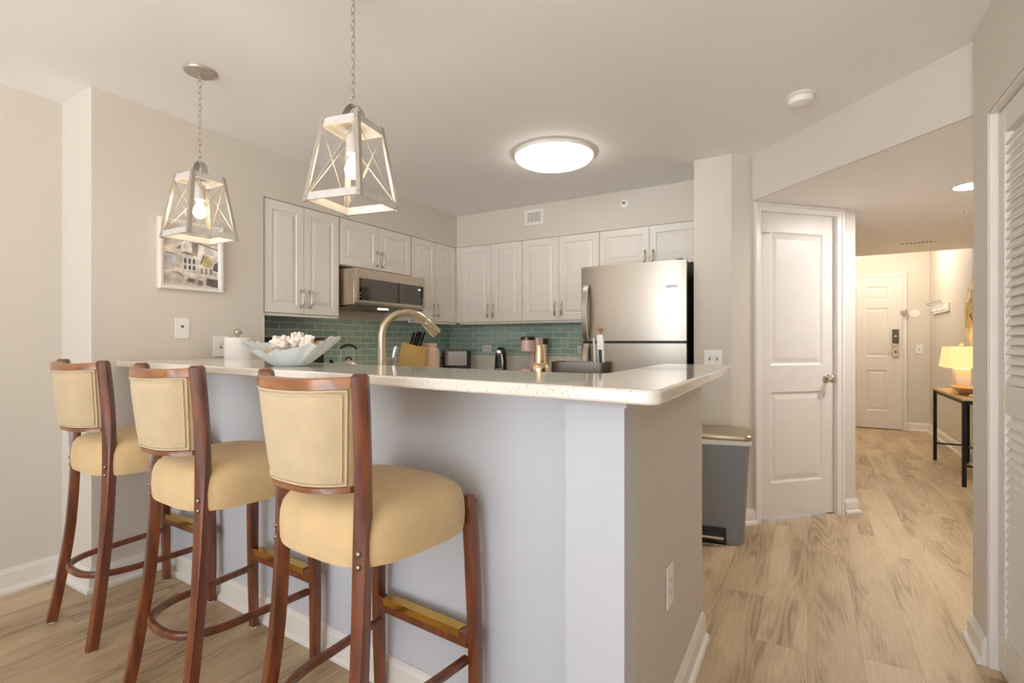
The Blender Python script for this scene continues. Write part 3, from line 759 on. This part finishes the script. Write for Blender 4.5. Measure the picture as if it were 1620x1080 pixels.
apoly(1,[(.2,.3),(.32,.3),(.32,.5),(.2,.5)]); apoly(2,[(.32,.26),(.6,.24),(.6,.5),(.32,.5)])
for u in (.35,.43,.51): apoly(4,[(u,.27),(u+.05,.27),(u+.05,.43),(u+.025,.47),(u,.43)]); apoly(2,[(u+.008,.34),(u+.04,.34),(u+.04,.37),(u+.008,.37)])
apoly(4,[(.66,.36),(.75,.5),(.72,.56),(.66,.42)]); apoly(4,[(.9,.3),(1,.28),(1,.46),(.92,.40)])
apoly(5,[(.68,.40),(.72,.52),(.80,.55),(.88,.47),(.89,.38),(.82,.33),(.72,.34)])
for u in (.66,.74,.83): apoly(3,[(u,.22),(u+.05,.22),(u+.05,.32),(u,.32)])
apoly(2,[(0,.20),(1,.17),(1,.205),(0,.235)]); apoly(1,[(0,.02),(.38,.02),(.36,.15),(.26,.2),(.12,.2),(0,.15)])
apoly(3,[(.12,.195),(.25,.195),(.33,.14),(.35,.15),(.26,.215),(.12,.212)])
apoly(3,[(.4,.06),(.55,.04),(.58,.12),(.42,.14)]); apoly(4,[(.43,.08),(.52,.07),(.53,.11),(.44,.12)]); apoly(4,[(.76,.03),(1,0),(1,.14),(.78,.15)]); apoly(3,[(.6,.03),(.7,.02),(.71,.1),(.61,.11)])
m.build('artwork', A, pf)

# ------------------------------------------------------------------ doors
pd = MB()
S0, S1 = .2305, .852; Wd = S1-S0; Hd = 2.06
o = panel_door(Wd, Hd, .035, [(.095,Wd-.095,.235,.85),(.095,Wd-.095,1.03,1.935)], HOUSE).build('door_1', DOORW, None, (*dpt(S0,-.022),.012), pi/4)
struct(o); o['label'] = 'white two-panel pantry door'
m = MB(); cz = .935; cxk = Wd-.062
def yl(m, c, prof, n=24): return m.loft([[(c[0]+r*cos(2*pi*j/n), y, c[1]+r*sin(2*pi*j/n)) for j in range(n)] for r,y in prof])
yl(m, (cxk,cz), [(.031,-.0005),(.031,-.005),(.024,-.01),(.012,-.013),(.012,-.03),(.022,-.036),(.0275,-.048),(.026,-.056),(.018,-.062),(.010,-.063),(.009,-.066),(.002,-.067)])
m.build('door_knob', NICKEL, o, smooth=50)
for z in (1.87,1.085,.335):
    MB().box(.0005,.016,-.003,-.0005,z-.045,z+.045).tube([(-.003,-.007,z-.047),(-.003,-.007,z+.047)],.005,10).build('hinge', NICKEL, o)
MB().tube([(.004,-.012,1.92),(.07,-.016,1.92)],.004,8).box(-.002,.006,-.016,-.008,1.83,1.925).build('door_guard', CHAMP, o)
MB().box(Wd+.006,Wd+.022,.0,.002,cz-.03,cz+.03).build('strike_plate', CHROME, o)
# casing of the pantry door, mitred profile
def casing(name, ptf, s0, s1, w, top, mat=TRIM, zb=0, lift=0):
    """s0,s1 = inner edges; ptf(s, o) gives XY; profile across the width"""
    prof = [(0,-.02),(0,.008),(.012,.011),(w*.55,.013),(w*.6,.019),(w*.9,.021),(w,.016),(w,0),(.02,0),(.02,-.02)]
    def ring(kind):
        out = []
        for a, o_ in prof:
            if kind == 0: out.append((*ptf(s0-a,o_), zb))
            elif kind == 1: out.append((*ptf(s0-a,o_), top+a))
            elif kind == 2: out.append((*ptf(s1+a,o_), top+a))
            else: out.append((*ptf(s1+a,o_), zb))
        return out
    return struct(MB().loft([ring(k_) for k_ in range(4)]).build(name, mat))
casing('trim_7', dpt, S0-.004, S1+.004, .053, Hd+.0145)
# pantry jamb behind the door (dark interior never seen)
# front door at the end of the hall
XD0, XD1 = .20, 1.112
fd = panel_door(XD1-XD0, 2.08, .04, [(.16,.40,.24,.80),(.51,.752,.24,.80),(.16,.40,.99,1.66),(.51,.752,.99,1.66),(.16,.40,1.77,1.955),(.51,.752,1.77,1.955)], HOUSE).build('door_2', DOORW, None, (XD0,8.606,.012))
struct(fd); fd['label'] = 'white panelled front door at the end of the hall'
q = MB().box(.80,.872,-.02,-.0005,.985,1.165).build('lock_plate', NICKEL, fd, bevel=.004)
MB().box(.80,.872,-.026,-.0005,1.17,1.365).build('card_reader', DARKST, fd, bevel=.006)
MB().box(.826,.846,-.028,-.0265,1.26,1.28).build('reader_light', PLATE, fd)
MB().tube([(.84,-.021,1.135),(.84,-.06,1.135),(.72,-.06,1.13)],.009,10).build('lever', NICKEL, fd, smooth=50)
MB().box(.829,.845,-.0215,-.0205,1.04,1.07).build('keyhole', BLACK, fd)
MB().tube([(.44,-.0005,1.56),(.44,-.006,1.56)],.008,12).build('peephole', NICKEL, fd)
MB().box(.89,.96,-.03,-.004,1.58,1.61).box(.94,.965,-.035,-.02,1.56,1.63).build('door_guard', NICKEL, fd)
casing('trim_8', lambda s_, o_: (s_, 8.645-o_), XD0-.02, XD1+.004, .05, 2.10)
# closet door with louvers, in the right wall (faces -X).  local x runs towards the camera
ld = thing('louvered_door', 'white louvered closet door at the right edge', 'door', (XR+.028,2.488,.012), -pi/2)
LW, LH = .74, 2.02; sw = .062
MB().box(0,sw,0,.03,0,LH).box(LW-sw,LW,0,.03,0,LH).build('stile', LOUV, ld, bevel=.002)
for z0, z1, nm in ((0,.14,'bottom_rail'),(.935,1.035,'middle_rail'),(1.93,LH,'top_rail')):
    MB().box(sw+.0005,LW-sw-.0005,.001,.029,z0,z1).build(nm, LOUV, ld, bevel=.002)
def slats(z0, z1):
    n = round((z1-z0)/.0335); p = (z1-z0)/n
    for i in range(n):
        z = z0+p*(i+.5)
        MB().add([(sw,.002,z-.017),(LW-sw,.002,z-.017),(LW-sw,.007,z-.0195),(sw,.007,z-.0195),(sw,.020,z+.0175),(LW-sw,.020,z+.0175),(LW-sw,.025,z+.015),(sw,.025,z+.015)],
                 [(0,1,5,4),(3,7,6,2),(0,3,2,1),(4,5,6,7),(0,4,7,3),(1,2,6,5)]).build('slat', LOUV, ld)
slats(.152,.925); slats(1.045,1.92)
ld2 = None
struct(MB().box(XR+.004,XR+.105,2.493,2.499,0,2.04).box(XR+.004,XR+.105,.71,2.493,2.036,2.044).build('trim_9', TRIM))
MB_ = MB().box(XR+.03,XR+.06,1.745,1.742,0,0)
# second leaf of the closet, outside the frame
ld2 = dup(ld, (XR+.028,1.744,.012), -pi/2, 'second louvered closet leaf nearer the camera')

# ------------------------------------------------------------------ things on and behind the bar
# aqua free-form bowl
bw = thing('decorative_bowl', 'pale aqua free-form bowl of coral on the bar top', 'bowl', (-1.716,1.25,ZBT), radians(24))
def bowl_pt(ph_, k_, th=0):
    c, s_ = cos(ph_), sin(ph_)
    rim = .192; a = .060+(rim-.060)*k_; bb = .048+(.118-.048)*k_
    wob = 1 + .05*k_*noise.noise((c*2.2, s_*2.2, 3)) + .03*k_*noise.noise((c*7, s_*7, 9))
    zr = .056 + .046*abs(c+.12)**1.25 + .006*s_ + .012*noise.noise((c*4.5, s_*4.5, 1)) + .010*noise.noise((c*10, s_*10, 5))
    z = zr*(k_**1.1)
    return Vector((c*(a-th)*wob, s_*(bb-th)*wob, z))
NA = 96; outer = []; inner = []
for i in range(13):
    k_ = i/12
    outer.append([tuple(bowl_pt(2*pi*j/NA,k_)+Vector((0,0,.0005))) for j in range(NA)])
for i in range(13):
    k_ = 1-i/12
    inner.append([tuple(bowl_pt(2*pi*j/NA,k_,.007)+Vector((0,0,.008*(1-k_)+.0005))) for j in range(NA)])
MB().loft(outer+inner).build('shell', AQUA, bw, smooth=60)
ca = radians(24)
def inbowl(x, y): return (-1.716+x*cos(ca)-y*sin(ca), 1.25+x*sin(ca)+y*cos(ca))
def lump(name, label, cat, x, y, z, r, mat, seed, amp=.35, nb=40, sub=4, sq=(1,1,1), sig=.30):
    """knobbly rounded lump: a ball covered in overlapping rounded bumps"""
    rg = random.Random(seed); seeds = []
    for i in range(nb):
        v = Vector((rg.gauss(0,1), rg.gauss(0,1), rg.gauss(0,1))).normalized(); seeds.append((v, rg.uniform(.5,1)))
    bm = bmesh.new(); bmesh.ops.create_icosphere(bm, subdivisions=sub, radius=1)
    for v in bm.verts:
        p = v.co.normalized(); h_ = 0
        for q, w_ in seeds: h_ = max(h_, w_*math.sqrt(max(0, 1-((p-q).length/sig)**2)))
        k_ = (1-amp*.5)+amp*h_+.05*noise.noise(p*9)
        v.co = Vector((p.x*sq[0], p.y*sq[1], p.z*sq[2]))*(r*k_)
    me = bpy.data.meshes.new(name); bm.to_mesh(me); bm.free(); me.materials.append(mat); me.shade_smooth()
    o = bpy.data.objects.new(name, me); COL.objects.link(o); X_, Y_ = inbowl(x,y); o.location = (X_,Y_,ZBT+z)
    return tag(o, label, cat)
lump('coral_piece', 'large white coral lump at the left in the aqua bowl', 'coral', -.050, .02, .082, .040, CORAL, 31, .55, 46, 5, (1.1,.85,.85))
lump('coral_piece', 'tall white coral lump in the middle of the aqua bowl', 'coral', .010, .035, .094, .038, CORAL, 8, .55, 46, 5, (.8,.85,1.0))
lump('coral_piece', 'white coral lump right of the tall one in the aqua bowl', 'coral', .062, .015, .086, .032, CORAL, 57, .5, 40, 5, (.95,.9,1.0))
lump('seashell', 'flat tan shell low at the front left of the aqua bowl', 'shell', -.062, -.036, .056, .026, SHELL, 22, .3, 14, 4, (1.3,.6,.5), .5)
lump('seashell', 'tan shell at the front middle of the aqua bowl, under the coral', 'shell', -.002, -.030, .050, .026, SHELL, 6, .3, 14, 4, (1.2,.6,.5), .5)
lump('sea_urchin', 'round brown sea urchin at the right end of the aqua bowl', 'shell', .113, .012, .084, .022, BROWNS, 9, .12, 60, 4, (1.1,1,.75), .2)
lump('seashell', 'pale shell under the right coral in the aqua bowl', 'shell', .055, -.034, .060, .024, SHELL, 44, .3, 14, 4, (1.4,.6,.5), .5)

CT = .9158
# paper towel holder on the lower counter behind the bar
t = thing('paper_towel_holder', 'white paper towel roll on a steel-knobbed stand by the left wall', 'paper towels', (-2.83,1.716,CT))
MB().lathe([(.085,0),(.085,.008),(.078,.012)],36).build('base', NICKEL, t, smooth=40)
MB().lathe([(.02,.0125),(.0675,.0125),(.0685,.016),(.0685,.306),(.0675,.31),(.02,.31)],48).build('paper_roll', PAPER, t, smooth=40)
MB().lathe([(.006,.3105),(.007,.318),(.012,.322),(.0195,.334),(.021,.345),(.017,.355),(.008,.3605),(.001,.361)],24).build('knob', NICKEL, t, smooth=60)
# faucet
t = thing('faucet', 'tall gooseneck pull-down faucet rising behind the bar', 'faucet', (-1.752,1.768,CT), radians(60))
pts = [(0,0,.0),(0,0,.03),(0,0,.10),(0,0,.16),(0,0,.2),(0,0,.25),(0,0,.31)]
rad = [.030,.0285,.0255,.0225,.021,.019,.0185]
for i in range(1,15):
    a = pi*i/18; pts.append((.122-.122*cos(a),0,.31+.118*sin(a))); rad.append(.0182 if i < 10 else .0182+.0009*(i-9))
L_ = Vector(pts[-1]); dirv = (Vector(pts[-1])-Vector(pts[-2])).normalized()
MB().tube(pts, rad, 20).build('spout', CHAMP, t, smooth=60)
hd = [tuple(L_+dirv*k_) for k_ in (.0,.004,.03,.07,.085)]
MB().tube(hd,[.0235,.0245,.0262,.0285,.0275],20).build('spray_head', CHAMP, t, smooth=60)
MB().tube(bez([(.03,-.042,.13),(.042,-.058,.18),(.040,-.062,.22),(.050,-.062,.264)],5),[.008+.003*sin(pi*i/15) for i in range(16)],10).tube([(.006,-.012,.135),(.03,-.042,.13)],.014,12).build('lever', CHROME, t, smooth=60)
# knife block (front leans back)
t = thing('knife_block', 'beech knife block full of black knives in the far left corner', 'knife block', (-3.03,3.43,CT), radians(2))
MB().loft([[(-.14,-.065,.0),(.075,-.065,0),(.075,.065,0),(-.14,.065,0)],[(-.062,-.065,.288),(.112,-.065,.238),(.112,.065,.238),(-.062,.065,.288)]]).build('block', BLOCK, t, bevel=.003)
random.seed(5)
for i,(x,y) in enumerate(((.005,-.03),(.03,-.025),(.055,-.02),(.01,.015),(.04,.02),(.07,.018))):
    z = .288-(x+.062)/.174*.05
    L1 = .10+.012*(i%3); dx = .04+.012*(i%2)
    kk = MB().tube([(x,y,z-.004),(x+dx*.5,y,z+L1*.5),(x+dx*1.1,y,z+L1)],[.010,.0115,.010],8).build('knife_handle', BLACK, t, smooth=50)
    m = MB()
    for f_ in (.3,.6): m.tube([(x+dx*f_,y-.0125,z+L1*f_),(x+dx*f_,y+.0125,z+L1*f_)],.003,8)
    m.build('rivets', CHROME, kk)
# pink crock
t = tag(MB().lathe([(.075,0),(.088,.004),(.094,.02),(.095,.19),(.089,.215),(.072,.232),(.068,.24),(.072,.246),(.073,.268),(.069,.273),(.062,.272),(.060,.24),(.074,.2),(.076,.02),(.01,.012)],44).build('canister', PINKC, None, (-3.045,3.685,CT), smooth=50), 'pink ceramic crock right of the knife block', 'canister')
# toaster
t = thing('toaster', 'chrome and black toaster in the corner of the back counter', 'toaster', (-3.06,4.13,CT), radians(30))
MB().box(-.135,.135,-.075,.075,.02,.05).box(-.138,-.112,-.078,.078,.05,.2).box(.112,.138,-.078,.078,.05,.2).build('housing', BLACK, t, bevel=.01)
MB().loft([[(x,y,.0505) for x,y in ((-.111,-.08),(.111,-.08),(.111,.08),(-.111,.08))],[(x,y,.19) for x,y in ((-.111,-.08),(.111,-.08),(.111,.08),(-.111,.08))],[(x,y,.212) for x,y in ((-.111,-.062),(.111,-.062),(.111,.062),(-.111,.062))]]).build('shell', CHROME, t, smooth=30)
MB().box(-.1,.1,-.045,-.02,.2125,.214).box(-.1,.1,.02,.045,.2125,.214).build('slots', BLACK, t)
MB().box(-.16,-.1385,-.012,.012,.12,.135).build('lever', BLACK, t, bevel=.003)
m = MB()
for x in (-.11,.11):
    for y in (-.055,.055): m.lathe([(.012,0),(.012,.0195)],12,(x,y,0))
m.build('feet', BLACK, t)
# can opener
t = thing('can_opener', 'black upright electric can opener right of the toaster', 'can opener', (-2.53,4.12,CT), radians(18))
MB().loft([[(x*a,y*a2,z) for x,y in rrect(.11,.11,.03)] for a,a2,z in ((1.0,1.0,0),(1.02,1,.02),(.98,.92,.1),(.85,.78,.18),(.62,.6,.225),(.35,.4,.236))]).build('body', BLACK, t, smooth=45)
MB().lathe([(.026,-.004),(.026,.004)],20).build('_tmp', CHROME, t) if False else None
m = MB(); yl(m,(-.01,.185),[(.026,-.052),(.026,-.064),(.018,-.066),(.004,-.067)]); m.build('cutting_wheel', CHROME, t, smooth=40)
MB().tube([(.028,-.06,.03),(.03,-.056,.1),(.02,-.052,.17),(-.005,-.058,.2)],[.006,.008,.008,.007],10).build('lever', CHROME, t, smooth=60)
MB().box(-.035,.02,-.0575,-.0562,.028,.033).build('badge_strip', PLATE, t)
# power cord lying on the counter
tag(MB().tube(bez([(-2.455,4.09,CT+.006),(-2.41,4.03,CT+.006),(-2.34,4.05,CT+.006),(-2.28,4.09,CT+.006)],6),.006,8).build('power_cord', BLACK, smooth=60), 'black power cord on the counter between can opener and coffee maker', 'cord')
# coffee maker
t = thing('coffee_maker', 'pale pink single-serve coffee maker on the back counter', 'coffee maker', (-2.165,4.1,CT), radians(-14))
def rr3(w, d_, r, z, cx=0, cy=0): return [(cx+x,cy+y,z) for x,y in rrect(w,d_,r,5)]
MB().loft([rr3(.115,.30,.05,.0,0,.0),rr3(.115,.30,.05,.04,0,0),rr3(.108,.29,.05,.045,0,0)]).build('drip_base', PINK, t, smooth=40)
MB().loft([rr3(.112,.155,.03,.0455,0,.065),rr3(.112,.155,.03,.318,0,.065),rr3(.10,.145,.03,.325,0,.065)]).build('column', PINK, t, smooth=40)
MB().loft([rr3(.09,.10,.044,.195,0,-.08),rr3(.115,.135,.055,.205,0,-.08),rr3(.115,.135,.055,.303,0,-.08)]).build('brew_head', PINK, t, smooth=40)
MB().loft([rr3(.117,.14,.055,.3035,0,-.08),rr3(.117,.14,.055,.326,0,-.08),rr3(.10,.12,.05,.334,0,-.08)]).build('lid', DARKST, t, smooth=40)
MB().box(.0565,.06,.06,.13,.265,.318).build('water_window', SLOT, t)
# gold shaker
tag(MB().lathe([(.0,0),(.032,0),(.036,.006),(.039,.13),(.0415,.150),(.0405,.166),(.037,.180),(.031,.189),(.0268,.192),(.0262,.194),(.0262,.197),(.0245,.225),(.0190,.268),(.0178,.2715),(.001,.272)],44).build('cocktail_shaker', GOLD, None, (-1.02,1.99,CT), smooth=40), 'gold metal shaker in front of the coffee maker', 'shaker')
# dark metal caddy with a white brush
t = thing('utensil_caddy', 'dark metal rounded caddy behind the bar, before the fridge', 'caddy', (-.79,1.925,CT), radians(8))
R = []
for a, z in ((0,0),(0,.205),(-.006,.205),(-.006,.008)): R.append([(x,y,z) for x,y in rrect(.25+2*a,.14+2*a,.045+a,6)])
MB().loft(R).build('tub', DARKST, t, smooth=40)
br = thing('dish_brush', 'white brush with a dark grip standing in the dark metal caddy', 'brush', (-.722,1.94,CT+.009))
MB().loft([[(x+dx,y,z) for x,y in rrect(w_,.014,.005,3)] for w_,z,dx in ((.028,0,.01),(.028,.2,.006),(.030,.265,.002),(.027,.30,0),(.018,.305,0))]).build('handle', PLATE, br, smooth=40)
MB().loft([[(x+dx,y,z) for x,y in rrect(.013,.004,.0015,2)] for z,dx in ((.15,.0065),(.245,.003))]).build('grip', BLACK, br, (0,-.0095,0))
MB().loft([[(x+dx-.024,y,z) for x,y in rrect(.007,.012,.003,3)] for z,dx in ((0,.008),(.25,.0),(.292,-.004))]).build('side_arm', PLATE, br, smooth=40)
hp = [(0,-.012),(.006,-.006),(.011,.001),(.0115,.006),(.007,.0095),(.002,.0075),(0,.005),(-.002,.0075),(-.007,.0095),(-.0115,.006),(-.011,.001),(-.006,-.006)]
MB().loft([[(x,-.004,.322+z) for x,z in hp],[(x,.004,.322+z) for x,z in hp]]).build('heart_tip', BROWNS, br)
# kettle on the stove
t = thing('kettle', 'pink kettle with black arched handle on the stove', 'kettle', (-3.02,2.70,.9225), radians(55))
MB().lathe([(.09,0),(.1,.006),(.102,.03),(.09,.08),(.06,.118),(.045,.126),(.044,.13),(.02,.137),(.003,.138)],40).build('body', PINK, t, smooth=50)
MB().tube(bez([(-.022,0,.138),(-.016,0,.155),(0,0,.162),(.016,0,.155),(.022,0,.138)],5),.0055,8).build('lid_knob', BLACK, t, smooth=60)
for sx in (-1,1): MB().tube([(.066*sx,0,.112),(.056*sx,0,.16),(.054*sx,0,.225)],.0035,8).build('handle_side', CHROME, t, smooth=60)
MB().tube(bez([(-.056,0,.222),(-.045,0,.243),(0,0,.256),(.045,0,.243),(.056,0,.222)],6),[.006+.004*sin(pi*i/24) for i in range(25)],10).build('grip', BLACK, t, smooth=60)
MB().tube(bez([(-.085,0,.075),(-.115,0,.11),(-.13,0,.145)],6),[.022-.0009*i for i in range(13)],12).build('spout', BLACK, t, smooth=60)
# small black toaster oven half hidden by the bowl
t = thing('toaster_oven', 'black toaster oven against the tile, mostly hidden behind the coral bowl', 'oven', (-2.93,2.03,CT), pi/2)
MB().box(0,.38,.012,.30,.02,.315).build('body', BLACK, t, bevel=.006)
dd = MB().box(.01,.29,0,.0115,.04,.29).build('door', BLACK, t, bevel=.002)
MB().box(.035,.265,-.002,-.0004,.10,.25).build('window', BGLASS, dd)
MB().tube([(.04,-.0005,.272),(.04,-.02,.272),(.26,-.02,.272),(.26,-.0005,.272)],.005,8).build('handle', NICKEL, dd, smooth=50)
m = MB()
for x in (.03,.35):
    for y in (.04,.27): m.lathe([(.01,0),(.01,.0195)],10,(x,y,0))
m.build('feet', BLACK, t)

# ------------------------------------------------------------------ trash can
t = thing('trash_can', 'grey step trash can with steel lid between bar and pantry door', 'trash can', (-.470,3.375,0), radians(9))
def tc(w, d_, z, r=.06): return [(x, y, z) for x,y in rrect(w,d_,r,6)]
MB().loft([tc(.245,.30,.0),tc(.262,.315,.02),tc(.325,.345,.60),tc(.328,.348,.612)]).build('body', CANG, t, smooth=40)
MB().loft([tc(.342,.362,.622,.05),tc(.346,.366,.626,.05),tc(.346,.366,.648,.05),tc(.338,.358,.654,.05),tc(.2,.2,.660,.05)]).build('lid', LIDM, t, smooth=40)
rings = []
N = 72
for k_, (off, z) in enumerate(((.002,.6215),(.0035,.614),(.005,.598),(.003,.592))):
    base_ = tc(.334+off*2,.354+off*2,0,.055); L0 = len(base_)
    rings.append([(x,y,z+(.012*noise.noise((x*14,y*14,k_*.4)) if k_ > 1 else 0)) for x,y,_ in base_])
MB().loft(rings, False, False).build('bin_bag', BAG, t, smooth=60)
MB().loft([[(x,-.175+.0*y-.004*k_,z0) for x,y,z0 in ()] for k_ in range(0)]) if False else None
MB().box(-.15,.03,-.169,-.156,.005,.10).build('pedal_recess', BLACK, t, bevel=.02, seg=3)
MB().box(-.14,.015,-.215,-.1695,.045,.06).build('pedal', NICKEL, t, bevel=.004)
MB().box(-.15,.05,-.175,-.1565,.0,.005).build('foot_bar', NICKEL, t)

# ------------------------------------------------------------------ hall
t = thing('console_table', 'narrow oak-topped console table on black iron legs in the hall', 'table', (1.105,5.49,0))
TW, TL, TH = .285, 1.15, .735
MB().box(0,TW,0,TL,TH-.02,TH).build('tabletop', OAKT, t, bevel=.002)
for x in (.002,TW-.03):
    for y in (.005,TL-.033): MB().box(x,x+.028,y,y+.028,0,TH-.0205).build('leg', WIRE, t, bevel=.002)
m = MB()
for y in (.012,TL-.024): m.box(.03,TW-.03,y,y+.012,.165,.18).box(.03,TW-.03,y,y+.014,TH-.05,TH-.0205)
m.build('cross_bar', WIRE, t)
m = MB()
for x in (.012,TW-.024): m.box(x,x+.012,.033,TL-.033,TH-.05,TH-.0205)
m.box(TW-.024,TW-.012,.033,TL-.033,.165,.18)
m.build('long_rail', WIRE, t)
# lamp
t = thing('table_lamp', 'lit table lamp with white block base on the hall console table', 'lamp', (1.255,6.27,TH+.0005))
MB().box(-.055,.055,-.075,.075,0,.218).build('base', LAMPB, t, bevel=.008)
MB().lathe([(.018,.2185),(.018,.235),(.012,.24),(.004,.25),(.004,.43)],16).build('neck', CHAMP, t, smooth=40)
R = []
for z, a, d_ in ((.226,.13,.205),(.42,.11,.165),(.42,.108,.163),(.226,.128,.203)): R.append([(a,-d_,z),(a,d_,z),(-a,d_,z),(-a,-d_,z)])
MB().ring_loop([[R[k_][j] for k_ in range(4)] for j in range(4)]).build('shade', SHADE, t)
MB().lathe([(.004,.43),(.012,.434),(.02,.448),(.012,.462),(.002,.465)],16).build('finial', GLASSC, t, smooth=60)
ldt = bpy.data.lights.new('lamp_glow', 'POINT'); ldt.energy = 1.8; ldt.color = (1,.86,.64); ldt.shadow_soft_size = .03
lo = bpy.data.objects.new('lamp_glow', ldt); COL.objects.link(lo); lo.parent = t; lo.location = (.03,0,.34)
# wooden bowl and knot on the console
R = []
for k_, z, s_ in ((.07,.0,1),(.10,.012,1),(.16,.04,1),(.205,.062,1),(.203,.067,1),(.195,.064,1),(.15,.042,1),(.08,.016,1)): R.append([(k_*.5*cos(2*pi*j/40), k_*1.05*sin(2*pi*j/40), z) for j in range(40)])
tag(MB().loft(R).build('wooden_bowl', BOWLW, None, (1.222,5.93,TH+.0005), smooth=50), 'shallow carved wooden bowl on the console table before the lamp', 'bowl')
t = thing('wooden_chain', 'pale carved wooden chain links beside the wooden bowl', 'ornament', (1.235,5.62,TH+.0005))
for i,(dx,dy,rot,tilt) in enumerate(((0,.03,.4,0),(.02,-.035,1.6,1),(.045,-.09,.6,0))):
    pts = []
    for j in range(24):
        a = 2*pi*j/24; u, v = .05*cos(a), .03*sin(a)
        if tilt: pts.append((dx+u*cos(rot), dy+u*sin(rot), .042+v*.98))
        else: pts.append((dx+u*cos(rot)-v*sin(rot), dy+u*sin(rot)+v*cos(rot), .012+.012*(i==0)*0))
    MB().tube(pts,.0115,10,closed=True).build('link', LAMPB if False else BOWLW if i == 1 else WASH, t, smooth=70)
# coat hooks
t = thing('coat_rack', 'white coat rack with silver hooks on the right hall wall', 'coat rack', (1.41,8.35,1.555), -pi/2)
MB().box(0,.82,-.02,-.0005,0,.1).build('board', PLATE, t, bevel=.004)
for i in range(6):
    x = .07+i*.136
    MB().tube(bez([(x,-.0205,.04),(x,-.05,.02),(x,-.065,.05),(x,-.05,.085),(x,-.075,.125),(x,-.10,.135)],4),.006,8).build('hook', CHROME, t, smooth=60)
# round petal wall decor
t = thing('wall_decor', 'round cream petal wall hanging above the hall console', 'wall decor', (1.408,6.44,1.46), -pi/2)
for ring_, (n, rad_, L2, W2, yy) in enumerate(((12,.235,.145,.095,-.014),(10,.15,.12,.075,-.034),(8,.08,.08,.05,-.052))):
    for i in range(n):
        a = 2*pi*i/n; m = MB(); pts = []
        for j in range(24):
            b_ = 2*pi*j/24; u, v = L2*cos(b_), W2*sin(b_)
            pts.append(((rad_+u)*cos(a)-v*sin(a), (rad_+u)*sin(a)+v*cos(a), -.018*(1-cos(b_))*.5))
        y0 = yy-(i%2)*.005
        m.loft([[(x,y0+q,z) for x,z,q in pts],[(x,y0+q-.004,z) for x,z,q in pts]])
        pt = m.build('petal', CREAMP if ring_ < 2 else TANP, t)
        MB().tube([(x,y0+q-.0048,z) for x,z,q in pts],.0012,6,closed=True).build('rim', GOLD if ring_ == 2 else BOWLW, pt, smooth=60)
m = MB(); yl(m,(0,0),[(.06,-.0005),(.06,-.060),(.03,-.066)]); m.build('hub', TANP, t, smooth=40)
# hall ceiling fittings
t = thing('recessed_light', 'round recessed light in the lowered hall ceiling', 'ceiling light', (.842,3.965,HL))
MB().lathe([(.098,-.0005),(.1,-.003),(.098,-.006),(.085,-.0065),(.083,-.0025)],40,cap1=False).build('trim_ring', TRIM, t, smooth=40)
MB().lathe([(.082,-.003),(.082,-.0045)],40).build('diffuser', RECESS, t)
t = thing('sprinkler_head', 'small sprinkler head on the hall ceiling by the right wall', 'sprinkler', (.965,4.70,HL))
MB().lathe([(.04,-.0005),(.04,-.003),(.014,-.006),(.012,-.02)],24).build('escutcheon', PLATE, t, smooth=40)
MB().lathe([(.004,-.0205),(.004,-.042),(.015,-.043),(.015,-.045)],16).build('deflector', NICKEL, t)
t = thing('air_vent', 'narrow white register in the hall ceiling', 'vent', (.72,5.90,HL), 0)
MB().box(0,.32,0,.03,-.006,-.0005).box(0,.32,.12,.15,-.006,-.0005).box(0,.03,.03,.12,-.006,-.0005).box(.29,.32,.03,.12,-.006,-.0005).build('frame', PLATE, t)
MB().box(.03,.29,.03,.12,-.002,-.0008).build('duct', GRILLE, t)
for i in range(9): MB().box(.036+i*.029,.05+i*.029,.03,.12,-.0055,-.0025).build('louver', PLATE, t)
t = thing('sprinkler_head', 'round white sprinkler high on the end wall above the front door', 'sprinkler', (.60,8.65,2.40))
m = MB(); yl(m,(0,0),[(.055,-.0005),(.055,-.006),(.035,-.01),(.012,-.012),(.011,-.05)]); m.build('escutcheon', PLATE, t, smooth=40)
tag(yl(MB(),(0,0),[(.055,-.0005),(.055,-.006),(.045,-.008)]).build('wall_disc', PLATE, None, (1.255,8.65,1.585), smooth=40), 'round off-white disc on the wall right of the front door', 'wall plate')
# plug-in on the hall baseboard
# entry ceiling lamp in the taller bay by the front door
t = thing('entry_light', 'flush ceiling light in the tall bay by the front door', 'ceiling light', (.85,7.7,2.62))
MB().lathe([(.1,-.0005),(.1,-.02),(.08,-.04),(.04,-.05),(.002,-.052)],36).build('diffuser', ENTRYL, t, smooth=50)
